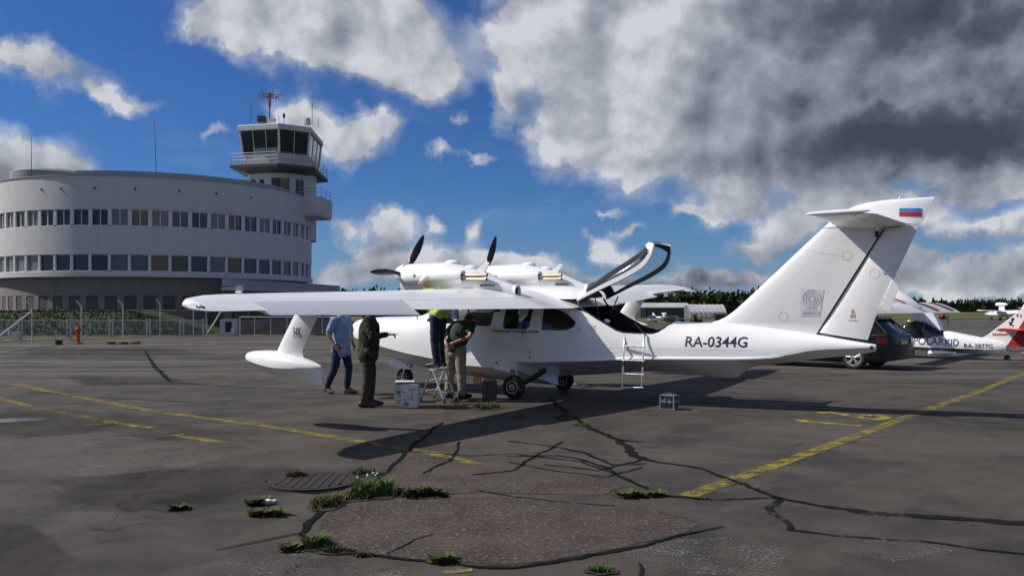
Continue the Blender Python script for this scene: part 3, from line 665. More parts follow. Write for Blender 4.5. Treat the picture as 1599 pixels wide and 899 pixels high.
for dz, ll in ((0, 1.1), (-.25, .8)):
    for a in (0, 60, 120):
        v = Vector((math.cos(rad(a)), math.sin(rad(a)), 0))*ll; c = tp(421.5, 148)+Vector((0, 0, dz)); MB().tube([c-v, c+v], .035, 5).build('aerial_arm', REDM, mast)
        for s in (-1, 1): MB().tube([c+v*s-Vector((0, 0, .25)), c+v*s+Vector((0, 0, .3))], .022, 5).build('aerial_tip', REDM, mast)
for px, y0, y1, r in ((391.5, 192, 165, .03), (407, 190, 176, .02), (487.5, 194, 160, .03), (497, 200, 184, .02), (435.5, 190, 181, .025)): MB().tube([tp(px, y0), tp(px, y1)], r, 5).build('whip_antenna', DKSTEEL, B)
MB().ell(tp(443.5, 181), (.13, .13, .26), 8, 6).tube([tp(443.5, 184), tp(443.5, 193)], .03, 5).build('roof_lamp', DKSTEEL, B)
MB().lathe([(.3, 0), (.28, .55), (.05, .7)], n=10, c=tp(480, 195)).build('roof_vent', WALLM, B)
MB().box(tp(409, 187), (.7, .6, .6)).build('roof_box', DKSTEEL, B); MB().box(tp(424, 188), (.7, .4, .3)).build('roof_box', WALL2, B)
# annex in front of the drum on the right
A0, A1, A2, A3 = (Vector((x, y, 0))-BC for x, y in ((-20.9, 60.2), (-17.2, 82), (-22, 86), (-23.2, 70.5)))
def slab(pts, z0, z1): return MB().loft([[p+Vector((0, 0, z0)) for p in pts], [p+Vector((0, 0, z1)) for p in pts]])
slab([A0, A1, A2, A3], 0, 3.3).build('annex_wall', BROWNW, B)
ex = lambda k: [A0+Vector((.0, -k, 0)), A1+Vector((k, k, 0)), A2+Vector((-k, k, 0)), A3+Vector((-k, -k, 0))]
slab(ex(.10), 3.3, 3.56).build('annex_fascia', mat('fascia grey with shade painted in', (.36, .36, .36), .7, var=.1), B); slab(ex(.2), 3.56, 3.72).build('annex_fascia', mat('fascia grey with shade painted in', (.36, .36, .36), .7, var=.1), B); slab(ex(.2), 3.72, 3.9).build('annex_roof', ROOFM, B)  # fascia grey is darkened so that its shade sits in the colour
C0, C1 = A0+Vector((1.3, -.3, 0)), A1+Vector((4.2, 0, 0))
slab([C0, C1, A1, A0+Vector((0, -.4, 0))], 2.95, 3.2).build('canopy', mat('fascia grey with shade painted in', (.36, .36, .36), .7, var=.1), B)
fl = MB().box(C0+Vector((.1, -.3, 3.05)), (.45, .3, .5)); fl.box(C0+Vector((.1, -.45, 2.75)), (.4, .35, .25), M=Matrix.Rotation(.5, 3, 'X')); fl.build('floodlight', mat('white lamp housing', (.75, .75, .74), .4), B)
for i in range(7):
    p = A0.lerp(A1, .06+i*.13); q = A0.lerp(A1, .16+i*.13); o_ = Vector((.05, -.01, 0))
    w = MB().prism([p+o_+Vector((0, 0, .9)), q+o_+Vector((0, 0, .9)), q+o_+Vector((0, 0, 2.6)), p+o_+Vector((0, 0, 2.6))], (.04, 0, 0)).build('window', P_DARK, B)
for i in range(5):
    x0 = A0+(A3-A0)*(.05+.19*i); x1 = A0+(A3-A0)*(.17+.19*i); o_ = Vector((-.02, -.06, 0))
    MB().prism([x0+o_+Vector((0, 0, 1.2)), x1+o_+Vector((0, 0, 1.2)), x1+o_+Vector((0, 0, 2.5)), x0+o_+Vector((0, 0, 2.5))], (0, .05, 0)).build('window', P_DARK, B)

# ------------------------------------------------------------------ fences, bank and clutter by the terminal
def bank():
    def hb(x, y): return max(0., min(y/3.2, 1)**.8*1.42*min(1, max(0, (-19.5-x)/5))+.10*mnoise.noise(Vector((x*.6, y*.5, 3))))
    mb = MB(); xs = [-41+.36*i for i in range(62)]; ys = (0, .6, 1.4, 2.2, 3.2, 5, 9)
    mb.add([(x, 49.5+y, hb(x, y)-(.1 if y == 0 else 0)) for x in xs for y in ys], [(i*7+j, i*7+7+j, i*7+8+j, i*7+1+j) for i in range(61) for j in range(6)], 0)
    for i in range(9000):
        x = random.uniform(-41, -19.3); y = 5*random.random()**1.2; z = hb(x, y); a = random.uniform(0, 6.28); w = random.uniform(.02, .05); h = random.uniform(.08, .24)
        mb.add([(x-w*math.cos(a), 49.5+y-w*math.sin(a), z-.03), (x+w*math.cos(a), 49.5+y+w*math.sin(a), z-.03), (x+random.uniform(-.12, .12), 49.5+y, z+h)], [(0, 1, 2)], 1+i % 2)
    LG = leafmat('lawn green blades', (.034, .052, .016), (.055, .072, .026))
    return tag(mb.build('grass_bank', [LG, MOSS, LG]), kind='stuff')
bank()
verge = tag(ribbon('grass_verge', [(-40, 40.2), (-26, 42.5), (-22, 48.5), (-18, 50)], [4, 3.4, 2.2, 1.2], GRASSF, .02, .3, .5), kind='structure')
GALV = mat('galvanised steel', (.48, .49, .50), .5, .3, var=.15)
def mesh_mat(n, dens):
    m = bpy.data.materials.new(n); m.use_nodes = True; k = NT(m.node_tree); b = k.n['Principled BSDF']; b.inputs['Base Color'].default_value = (.25, .27, .28, 1); b.inputs['Roughness'].default_value = .6
    tr = k.new('ShaderNodeBsdfTransparent'); mx = k.new('ShaderNodeMixShader'); mx.inputs[0].default_value = dens
    k.l.new(tr.outputs[0], mx.inputs[1]); k.l.new(b.outputs[0], mx.inputs[2]); k.l.new(mx.outputs[0], k.n['Material Output'].inputs[0]); return m
CHAIN = mesh_mat('fine wire mesh', .16)
lf = thing('mesh_fence', 'low galvanised mesh fence in front of the grass bank', 'fence', (-29, 47, 0))
pxs = [-40, 32, 107.5, 173.5, 231.5, 284, 320]
bx = [at(p, 527, 47.0).x for p in pxs]
for i, x in enumerate(bx):
    for dx in (-.09, .09):
        MB().box((x+29+dx, 0, .55), (.07, .07, 1.05)).build('post', GALV, lf)
    if i < len(bx)-1:
        x1 = bx[i+1]; c = (x+x1)/2+29
        MB().box((c, 0, .98), (x1-x-.2, .05, .05)).box((c, 0, .12), (x1-x-.2, .04, .04)).build('rail', GALV, lf)
        MB().box((c, .01, .55), (x1-x-.2, .006, .82)).build('mesh_panel', CHAIN, lf)
tf = thing('security_fence', 'tall thin fence posts with angled barbed wire arms before the low fence', 'fence', (0, 0, 0))
tops = []
for px, py in ((-30, 540), (50, 538), (127, 535.5), (192, 532), (250, 526), (302, 525), (322, 524)):
    p = g(px, py); t = p+Vector((0, 0, 1.72+.02*(p.y-38))); a = t+Vector((-.26, 0, .28)); tops.append((t, a))
    MB().tube([p, t], .03, 6).build('post', GALV, tf); MB().tube([t, a], .035, 6).build('arm', GALV, tf)
for i in range(len(tops)-1):
    for q in (0, .5, 1): MB().tube([tops[i][0].lerp(tops[i][1], q), tops[i+1][0].lerp(tops[i+1][1], q)], .003, 4).build('wire', GALV, tf)
MB().tube([g(0-30, 556)+Vector((0, 0, .2)), at(48, 487, 38.5)], .045, 6).build('brace', GALV, tf)
MB().tube([at(70, 495, 40), g(118, 534)], .015, 5).build('stay_wire', DKSTEEL, tf)
MB().tube([at(345, 487, 49), g(322, 523.5)], .05, 6).build('brace', mat('pale painted pole', (.55, .55, .54), .5), tf)
cb = thing('electric_cabinet', 'grey steel cabinet with a dark door by the gate', 'cabinet', (at(356, 523, 50).x, 50.2, 0))
MB().box((0, 0, .5), (.95, .5, 1.0)).build('housing', GALV, cb); MB().box((.05, -.27, .55), (.38, .04, .62)).build('door', DARK, cb); MB().box((.33, -.3, .3), (.2, .1, .3)).build('meter_box', WALL2, cb)
ub = thing('utility_box', 'small grey utility box at the foot of the low fence', 'box', at(26, 531, 43.5)*Vector((1, 1, 0)) if False else (at(26, 531, 43.2).x, 43.2, 0))
MB().box((0, 0, .22), (.4, .35, .42)).build('housing', GALV, ub); MB().box((-.42, 0, .42), (.07, .06, .3)).build('marker', WALL2, ub)
# gate rails and low wall to the right
wl = thing('retaining_wall', 'low grey brown concrete wall behind the near wing float', 'wall', (at(470, 500, 53).x, 53, 0))
for i in range(9): MB().box((-3.6+i*.92, 0, .42+.02*(i % 2)), (.90, .3, .84)).build('wall_block', mat('stained concrete', (.17, .15, .13), .9, var=.2, vscale=2), wl)
gf2 = thing('pipe_railing', 'grey pipe railing standing before the concrete wall', 'railing', (at(470, 500, 51).x, 51.5, 0))
for x in (-3.9, -3.0, -2.0, -1.0, .1, 1.2, 2.4, 3.6): MB().tube([(x, 0, 0), (x, 0, 1.15)], .035, 6).build('post', GALV, gf2)
for z in (1.12,): MB().tube([(-3.9, 0, z), (3.6, 0, z)], .03, 6).build('rail', GALV, gf2)
ORANGE = mat('orange plastic', (.50, .07, .015), .55)
ob = thing('marker_post', 'orange plastic marker post standing at the fence foot', 'post', g(122, 537))
MB().lathe([(.17, 0), (.17, .05), (.09, .07), (.10, .3), (.085, .55), (.12, .60), (.12, .72), (.09, .75), (.09, .8), (0, .81)], n=14).build('body', ORANGE, ob, 40); MB().lathe([(.2, 0), (.2, .03)], n=12).build('base', BLACK, ob)
pl = thing('wooden_pallet', 'wooden pallet lying on the verge near the fence', 'pallet', g(193, 537), (0, 0, .1))
WOOD = mat('bleached pallet wood', (.30, .21, .13), .8, var=.25)
for i in range(5): MB().box((0, -.4+i*.2, .125), (1.25, .12, .022)).build('slat', WOOD, pl)
for x in (-.55, 0, .55): MB().box((x, 0, .057), (.12, .85, .1)).build('bearer', WOOD, pl)
cr = thing('black_crate', 'small black crate on the verge left of the orange post', 'crate', g(92, 538))
MB().box((0, 0, .09), (.22, .2, .18)).build('body', BLACK, cr); MB().box((0, 0, .19), (.24, .22, .02)).build('lid', DARK, cr)
tg = thing('rubber_mat', 'black rubber mat lying far off behind the blue shirted man', 'mat', g(509, 523))
MB().box((0, 0, .03), (1.3, .8, .05)).build('slab', BLACK, tg); MB().box((-.3, 0, .075), (.5, .7, .04)).build('fold', BLACK, tg)

# ------------------------------------------------------------------ the twin engined amphibious aircraft (local x aft, y to its right, z up)
PSI, PHI = .555, .033
PO = Vector((.538, 15.92, 0)); PR = Matrix.Rotation(-PSI, 3, 'Z') @ Matrix.Rotation(PHI, 3, 'X'); PRI = PR.transposed()
AC = thing('amphibious_aircraft', 'large white twin engined amphibious aircraft with open hatch, wing floats and tall T tail', 'aircraft', PO, (PHI, 0, -PSI))
def loc(px, py, s=None, a=None, z=None, O=PO, RI=PRI):
    """local aircraft coordinates of a photo pixel on a plane of constant y (s), x (a) or z"""
    d = RI @ Vector(((px-799.5)/F, 1, (YH-py)/F)); o = RI @ (Vector((0, 0, H))-O)
    i, v = (1, s) if s is not None else ((0, a) if a is not None else (2, z))
    return o+d*((v-o[i])/d[i])
def wpt(p): return PO+PR @ Vector(p)
def lerp_tab(tab, x):
    if x <= tab[0][0]: return tab[0][1:]
    for p, q in zip(tab, tab[1:]):
        if x <= q[0]:
            t = (x-p[0])/(q[0]-p[0]); return tuple(u+(v-u)*t for u, v in zip(p[1:], q[1:]))
    return tab[-1][1:]
def smooth_tab(tab, n):
    """catmull-rom through the rows of a table"""
    out = []
    for i in range(len(tab)-1):
        p0, p1, p2, p3 = tab[max(i-1, 0)], tab[i], tab[i+1], tab[min(i+2, len(tab)-1)]
        for j in range(n):
            t = j/n; r = []
            for a, b, c, d in zip(p0, p1, p2, p3):
                m1, m2 = (c-a)/2, (d-b)/2
                if i == 0: m1 = c-b
                if i == len(tab)-2: m2 = c-b
                if (b-a)*(c-b) <= 0: m1 = 0
                if (c-b)*(d-c) <= 0: m2 = 0
                r.append((2*t**3-3*t*t+1)*b+(t**3-2*t*t+t)*m1+(-2*t**3+3*t*t)*c+(t**3-t*t)*m2)
            out.append(tuple(r))
    return out+[tab[-1]]
#        a     keel  chine  w    top   n    lip
HULL = [(-4.74, 1.20, 1.22, .03, 1.27, 2.0, 0), (-4.6, .99, 1.11, .19, 1.36, 2.2, 0), (-4.36, .80, 1.02, .34, 1.42, 2.5, 0), (-3.8, .62, .93, .53, 1.46, 2.9, 0),
        (-3.3, .50, .86, .64, 1.47, 3.1, .0), (-2.7, .40, .77, .72, 1.50, 3.2, .0), (-2.3, .37, .72, .745, 1.62, 3.0, 0), (-1.8, .36, .66, .755, 1.86, 2.7, 0),
        (-1.2, .36, .60, .76, 2.05, 2.8, 0), (-.6, .36, .62, .765, 2.07, 3.1, .0), (-.04, .36, .70, .77, 2.07, 3.2, .03), (.4, .37, .715, .77, 2.06, 3.1, .035), (1.0, .41, .745, .765, 2.02, 2.8, .04),
        (1.5, .46, .77, .74, 1.86, 2.5, .04), (2.0, .51, .80, .70, 1.66, 2.35, .04), (2.45, .53, .82, .66, 1.49, 2.3, .04), (2.8, .525, .826, .615, 1.41, 2.25, .04), (3.1, .505, .83, .57, 1.40, 2.2, .04),
        (3.5, .48, .835, .50, 1.40, 2.2, .04), (3.76, .477, .838, .455, 1.385, 2.1, .035), (4.02, .655, .845, .41, 1.36, 2.05, .03), (4.3, .715, .86, .37, 1.33, 2, .015), (4.65, .765, .90, .315, 1.285, 2, 0),
        (5.09, .84, .99, .24, 1.225, 2, 0), (5.53, .90, 1.02, .165, 1.155, 2, 0), (5.85, .955, 1.035, .10, 1.105, 2, 0), (5.95, .985, 1.035, .065, 1.085, 2, 0)]
def hull_ring(a, zk, zc, w, zt, n, lip, N=13):
    half = [(0, zk), (w*.5, zk+(zc-zk)*.47), (w+lip, zc-.018*(lip > .001)), (w+lip, zc+.004), (w, zc+.012+lip*.3)]
    z0 = zc+.012+lip*.3
    for i in range(1, N):
        th = math.pi/2*i/N; half.append((w*math.cos(th)**(2/n), z0+(zt-z0)*math.sin(th)**(2/n)))
    P = [(a, -s, z) for s, z in half]+[(a, 0, zt)]
    return P+[(a, s, z) for s, z in half[:0:-1]]
hrows = smooth_tab(HULL, 4)
hull = MB().loft([hull_ring(*r) for r in hrows]).build('fuselage', [WHITE, DARK, NAVY], AC)
apply_mods(hull)
def bvh_of(o):
    bm = bmesh.new(); bm.from_mesh(o.data); t = BVHTree.FromBMesh(bm); bm.free(); return t
HB = bvh_of(hull)
# rear hatch opening: lower the sill, then hollow the cabin behind it
OPEN = [(1.12, 1.80), (1.16, 1.69), (1.24, 1.63), (1.52, 1.47), (1.89, 1.275), (2.02, 1.235), (2.3, 1.222), (2.54, 1.222), (2.62, 1.25), (2.68, 1.31), (2.75, 1.395), (2.8, 1.6), (2.8, 2.6), (1.12, 2.6)]
cut = MB().prism([(a, -1.2, z) for a, z in OPEN], (0, 2.4, 0)).build('cut', DARK, AC)
boolean(hull, cut)
c2 = MB(); prof = [(.1, .62, .95, 1.85), (1.0, .62, .95, 1.82), (1.6, .60, .92, 1.9), (2.1, .56, .92, 1.9), (2.5, .52, .95, 1.9), (2.66, .45, 1.05, 1.9)]
c2.loft([[(a, -w, z0), (a, w, z0), (a, w*1.02, z1), (a, -w*1.02, z1)] for a, w, z0, z1 in prof])
boolean(hull, c2.build('cut', DARK, AC))
shade(hull.data, 28)
rim = [(a, z) for a, z in OPEN[:11]]
for sd_ in (-1, 1):
    pts = []
    for a, z in rim:
        h_ = HB.ray_cast(Vector((a, sd_*3, z-.012)), Vector((0, -sd_, 0)))[0]
        pts.append((a, (h_.y if h_ else sd_*.5)-sd_*.03, z+.004))
    MB().tube(pts, .018, 6).build('sill_seal', DARK, AC, 40)
def on_surface(pts2, side, off, B_=None):
    out = []
    for a, z in pts2:
        h_ = (B_ or HB).ray_cast(Vector((a, side*14, z)), Vector((0, -side, 0)))[0]
        out.append(Vector((a, (h_.y if h_ else side*.02)+side*off, z)))
    return out
def decal(name, v2, faces, m, side=-1, off=.004, B_=None, parent=AC, sub=0):
    bm = bmesh.new(); vs = [bm.verts.new((x, 0, y)) for x, y in v2]
    for f in faces:
        try: bm.faces.new([vs[i] for i in f])
        except ValueError: pass
    bmesh.ops.triangulate(bm, faces=bm.faces)
    if sub: bmesh.ops.subdivide_edges(bm, edges=bm.edges, cuts=sub, use_grid_fill=True)
    for v, p in zip(bm.verts, on_surface([(v.co.x, v.co.z) for v in bm.verts], side, off, B_)): v.co = p
    me = bpy.data.meshes.new(name); bm.to_mesh(me); bm.free(); me.materials.append(m)
    return link(name, me, parent)
def chaikin(p, n=2, k_=.1):
    for _ in range(n):
        q = []
        for i in range(len(p)):
            a, b = p[i], p[(i+1) % len(p)]; q += [(a[0]*(1-k_)+b[0]*k_, a[1]*(1-k_)+b[1]*k_), (a[0]*k_+b[0]*(1-k_), a[1]*k_+b[1]*(1-k_))]
        p = q
    return p
def fan_poly(p, rings=4):
    q = []
    for a, b in zip(p, p[1:]+p[:1]):
        n = max(1, int(math.hypot(b[0]-a[0], b[1]-a[1])/.06)); q += [(a[0]+(b[0]-a[0])*i/n, a[1]+(b[1]-a[1])*i/n) for i in range(n)]
    p = q
    c = (sum(q[0] for q in p)/len(p), sum(q[1] for q in p)/len(p)); v = [c]; f = []; n = len(p)
    for r in range(1, rings+1): v += [(c[0]+(q[0]-c[0])*r/rings, c[1]+(q[1]-c[1])*r/rings) for q in p]
    f += [(0, 1+i, 1+(i+1) % n) for i in range(n)]
    for r in range(rings-1): f += [(1+r*n+i, 1+r*n+(i+1) % n, 1+(r+1)*n+(i+1) % n, 1+(r+1)*n+i) for i in range(n)]
    return v, f
def window(p, it=2, m=GLASSDK, off=.006, name='window', side=-1):
    return decal(name, *fan_poly(chaikin(p, it)), m, side, off)
W3 = [(.49, 1.275), (.50, 1.66), (.66, 1.665), (.82, 1.63), (1.0, 1.55), (1.13, 1.45), (1.16, 1.40), (1.12, 1.335), (1.0, 1.285), (.8, 1.272)]
W2 = [(-.35, 1.29), (-.30, 1.69), (.29, 1.69), (.22, 1.28)]
W1 = [(-1.44, 1.36), (-1.40, 1.70), (-.55, 1.70), (-.62, 1.325)]
for sd_ in (-1, 1):
    window(W3, 0, side=sd_); window(W2, 1, side=sd_); window(W1, 1, side=sd_, m=DARK if sd_ < 0 else GLASSDK, name='doorway' if sd_ < 0 else 'window')  # near doorway is a dark sheet painted for the unlit cabin
    window([(-2.25, 1.42), (-1.8, 1.70), (-1.52, 1.74), (-1.52, 1.38), (-1.9, 1.36)], 1, name='windshield', side=sd_)
ss = MB(); base = [(-.02, 1.66), (.10, 1.68), (.2, 1.66), (.18, 1.55), (.12, 1.48), (.05, 1.42), (.0, 1.44), (.02, 1.52), (-.03, 1.58)]
v_, f_ = fan_poly(base, 5); o = decal('sun_shade', v_, f_, mat('crinkled silver foil', (.65, .67, .70), .25, .8), -1, .010)
for i, v in enumerate(o.data.vertices): v.co.y -= .012*abs(mnoise.noise(v.co*30))
# forebody planing bottom ending in a swept step
rows = []
for a in (-2.6, -2.2, -1.8, -1.2, -.7, -.3, 0.):
    f = max(0, (a+.75)/.75)
    zk, zc, w = lerp_tab([(-2.6, .39, .755, .725), (-1.8, .30, .655, .757), (-1.2, .25, .578, .765), (-.47, .21, .555, .77), (0, .19, .54, .775)], a)
    ak, ac = a+.40*f, a-.04*f
    rows.append([(ak, 0, zk), ((ak+ac)/2, -w*.5, zk+(zc-zk)*.46), (ac, -w, zc), (ac, -w-.002, zc+.16*min(1, (a+2.6)/1.6)+.01), (ac, 0, zc+.2), (ac, w+.002, zc+.16*min(1, (a+2.6)/1.6)+.01), (ac, w, zc), ((ak+ac)/2, w*.5, zk+(zc-zk)*.46)])
MB().loft(rows).build('planing_bottom', WHITE, AC, 25)
# lettering and emblems on the near side
def hull_text(body, tl, br, m, s, B_=None, name='lettering', off=.005, sub=0, parent=AC):
    p, q = loc(*tl, s=s), loc(*br, s=s); v, f = text_fit(body, q.x-p.x, p.z-q.z, .012 if len(body) > 7 else 0.)
    return decal(name, [(p.x+x, q.z+y) for x, y in v], f, m, -1, off, B_, parent, sub)
hull_text('RA-0344G', (1071, 525), (1163, 543), LETTER, -.50, sub=1)
hull_text('www.aerovolga.com', (767, 513), (841, 521.5), LETTER, -.76, sub=1, off=.007)
for tl, br in (((823, 547), (832, 550)), ((823, 551.5), (832, 553))): hull_text('IIIIIIII', tl, br, GREYLOGO, -.77)
def disc2(c, r, n=16): return [(c[0]+r*math.cos(6.2832*i/n), c[1]+r*math.sin(6.2832*i/n)) for i in range(n)]
for px, py, r in ((827.5, 558, .018), (775.5, 566, .022), (827, 579, .016)):
    p = loc(px, py, s=-.775); decal('drain_port', *fan_poly(disc2((p.x, p.z), r), 1), DARK, -1, .008)
for px, py in ((906, 514.5), (926, 514), (926, 510)):
    p = loc(px, py, s=-.70); hull_text('lll', (px-3, py-2), (px+3, py+2), GREYLOGO, -.70)
# panel joints: engine of the shape, thin recess lines standing as dark strips
def joint(p0, p1, w, side=-1, B_=None, m=None, parent=AC):
    p0, p1 = Vector((p0[0], p0[1])), Vector((p1[0], p1[1])); n = 14; d = (p1-p0).normalized(); nn = Vector((-d.y, d.x))*w/2; v = []; f = []
    for i in range(n+1):
        p = p0.lerp(p1, i/n); v += [tuple(p+nn), tuple(p-nn)]
        if i: f.append((2*i-2, 2*i-1, 2*i+1, 2*i))
    return decal('panel_joint', v, f, m or GREYLOGO, side, .0025, B_, parent)
joint((1.2, .98), (4.2, .98), .004, m=mat('pale joint line', (.68, .68, .69), .5))
# ------------- wing
def yt(x, t): return 5*t*(.2969*math.sqrt(max(x, 0))-.126*x-.3516*x*x+.2843*x**3-.1036*x**4)
def cam_(x, m=.022): return m*4*x*(1-x)
PLAN = [(0, -.86, 1.92, 1.17, 1.675, .155), (.75, -.86, 1.92, 1.17, 1.675, .155), (4.5, -.76, 1.955, .63, 1.775, .15), (6.9, -.62, 1.975, .40, 1.845, .165), (7.3, -.52, 1.97, .365, 1.85, .18), (7.6, -.34, 1.955, .34, 1.855, .20), (7.72, -.20, 1.94, .335, 1.86, .20), (7.78, -.05, 1.925, .33, 1.865, .15)]
def wsec(s, x0, x1, n=12, defl=0., nose=False):
    la, lz, ta, tz, t = lerp_tab(PLAN, abs(s)); c = math.hypot(ta-la, tz-lz); ex = Vector((ta-la, tz-lz))/c; ez = Vector((-ex.y, ex.x)); P = []
    xs = [x0+(x1-x0)*(.5-.5*math.cos(math.pi*i/n)) for i in range(n+1)]
    up = [(x, cam_(x)+yt(x, t)) for x in xs[::-1]]; lo_ = [(x, cam_(x)-yt(x, t)) for x in xs]
    if x0 > 0:
        mid = [(x0-.012, cam_(x0))]
        P = up+mid+lo_
    else: P = up+lo_[1:]
    if x1 >= 1: P = P[:-1]
    hx = (x0, cam_(x0)-yt(x0, t)*.8)
    out = []
    for x, z in P:
        if defl:
            dx, dz = x-hx[0], z-hx[1]; x, z = hx[0]+dx*math.cos(defl)+dz*math.sin(defl), hx[1]-dx*math.sin(defl)+dz*math.cos(defl)
        q = Vector((la, lz))+(ex*x+ez*z)*c; out.append((q.x, s, q.y))
    return out
wb = MB(); HX = .735
fl0, fl1, al1 = .78, 4.42, 7.0
wb.loft([wsec(s, 0, 1, 16) for s in (-fl0, 0, fl0)])
for sg in (-1, 1):
    wb.loft([wsec(sg*s, 0, HX-.006, 16) for s in (fl0-.003, 1.6, 2.5, 3.5, 4.5, 5.3, 6.2, al1+.003)])
    wb.loft([wsec(sg*s, 0, 1, 16) for s in (al1, 7.15, 7.3, 7.45, 7.6, 7.68, 7.72, 7.76, 7.78)])
wing = wb.build('wing', WING, AC, 32)
WB_ = bvh_of(wing)
for sg in (-1, 1):
    MB().loft([wsec(sg*s, HX+.008, 1, 8, rad(1)) for s in (fl0+.01, 1.6, 2.5, 3.5, fl1-.012)]).build('flap', WING, AC, 40)
    MB().loft([wsec(sg*s, HX+.008, 1, 8, rad(13)*(-sg)) for s in (fl1+.012, 5.3, 6.2, al1-.012)]).build('aileron', WING, AC, 40)
    for s in (4.55,):
        la, lz, ta, tz, t = lerp_tab(PLAN, s); q = Vector((la, lz)).lerp(Vector((ta, tz)), .74)
        MB().prism([(q.x-.10, sg*s-.012, q.y-.05), (q.x+.10, sg*s-.012, q.y-.06), (q.x+.05, sg*s-.012, q.y-.11), (q.x-.02, sg*s-.012, q.y-.10)], (0, .03, 0)).build('hinge_bracket', DARK, AC)
    nl = MB().ell((.16, sg*7.77, 1.915), (.06, .022, .018), 10, 6).build('navigation_light', mat('chrome lamp', (.7, .7, .7), .1, 1.), AC, 60)
    MB().ell((.235, sg*7.775, 1.905), (.03, .014, .014), 8, 5).build('lens', DARK, nl, 60)
    # seam in the wing skin near the tip
    n = 16; P = []
    for i in range(n+1):
        s = sg*6.75; a = -.45+.62*i/n; h_ = WB_.ray_cast(Vector((a, s, 4)), Vector((0, 0, -1)))[0]
        if h_: P.append(h_)
    sm = MB(); sm.add([p+Vector((0, e, .002)) for p in P for e in (-.006, .006)], [(2*i, 2*i+1, 2*i+3, 2*i+2) for i in range(len(P)-1)]); sm.build('skin_seam', mat('pale joint line', (.68, .68, .69), .5), AC)
# ------------- wing floats
def fring(a, zb, zm, zt, w, n=10):
    half = [(0, zb), (w*.9, zm-.02), (w, zm)]+[(w*math.cos(math.pi/2*i/n)**.8, zm+(zt-zm)*math.sin(math.pi/2*i/n)) for i in range(1, n)]
    return [(a, -s, z) for s, z in half]+[(a, 0, zt)]+[(a, s, z) for s, z in half[:0:-1]]
FL = [(-1.58, 1.12, 1.15, 1.17, .02), (-1.50, 1.06, 1.12, 1.205, .10), (-1.36, .99, 1.09, 1.225, .16), (-1.1, .90, 1.05, 1.235, .20), (-.85, .86, 1.02, 1.225, .205), (-.55, .83, 1.015, 1.17, .165), (-.3, .805, 1.02, 1.105, .09), (-.2, .795, 1.025, 1.075, .05), (-.13, .80, 1.03, 1.055, .012)]
for sg in (-1, 1):
    ft = MB().loft([[(x, y+sg*5.64, z) for x, y, z in fring(*r)] for r in smooth_tab(FL, 4)]).build('wing_float', WHITE, AC, 40)
    rows = []
    for z, le, te, th in ((1.10, -1.06, -.40, .09), (1.19, -.99, -.47, .07), (1.24, -.95, -.475, .055), (1.35, -.88, -.41, .05), (1.71, -.62, -.17, .05), (1.86, -.52, -.08, .05)):
        c = te-le; P = [(le+c*x, sg*5.64+sgn*th*f, z) for x, f, sgn in ((1, 0, 1), (.8, .5, 1), (.55, .9, 1), (.3, 1, 1), (.1, .7, 1), (.02, .3, 1), (0, 0, 1), (.02, .3, -1), (.1, .7, -1), (.3, 1, -1), (.55, .9, -1), (.8, .5, -1))]
        rows.append(P)
    st_ = MB().loft(rows).build('float_strut', WHITE, AC, 60); SB = bvh_of(st_)
    if sg < 0:
        lg = hull_text('HK', (458.5, 511.5), (469.5, 526.5), LETTER, -5.69, SB, 'emblem')
        for y in (511.5, 526.3): hull_text('.....', (457, y-.4), (470, y+.8), LETTER, -5.69, SB, 'emblem_border')
    p = Vector((-.15, sg*5.64, .8))
# ------------- engines
def nring(a, zc, hw, hh, y0, n=2.5, N=24):
    P = []
    for i in range(N):
        t = 2*math.pi*i/N; c, s = math.cos(t), math.sin(t); P.append((a, y0+hw*math.copysign(abs(c)**(2/n), c), zc+hh*math.copysign(abs(s)**(2/n), s)))
    return P
NAC = [(-2.06, 2.20, .23, .305), (-1.98, 2.20, .265, .325), (-1.6, 2.195, .295, .335), (-1.14, 2.19, .305, .345), (-.8, 2.17, .295, .30), (-.5, 2.15, .265, .25), (-.2, 2.115, .215, .185), (.08, 2.045, .155, .13), (.33, 1.985, .105, .09)]
def blade(R, ang, y0, z0, a0):
    rows = []
    for r, c, tw, th in ((.10, .05, 75, .045), (.2, .085, 62, .03), (.4, .135, 48, .02), (.62, .15, 40, .015), (.82, .115, 33, .011), (.94, .07, 30, .008), (1.0, .03, 29, .005)):
        tw = rad(tw); P = []
        for u, v in ((-.5, 0), (-.3, .8), (0, 1), (.3, .7), (.5, 0), (.3, -.5), (0, -.6), (-.3, -.5)):
            x, w = u*c+.1*c, v*th
            q = Vector((x*math.sin(tw)*1+w*math.cos(tw), x*math.cos(tw)-w*math.sin(tw), r*R)); q = Matrix.Rotation(-(ang-math.pi/2), 3, 'X') @ Vector((q.x, q.y, q.z)) if False else q
            # blade axis is local z; turn it to the blade angle in the y-z plane
            ca, sa = math.cos(ang-math.pi/2), math.sin(ang-math.pi/2)
            P.append((a0+q.x, y0+q.y*ca-q.z*sa, z0+q.y*sa+q.z*ca))
        rows.append(P)
    return MB().loft(rows)
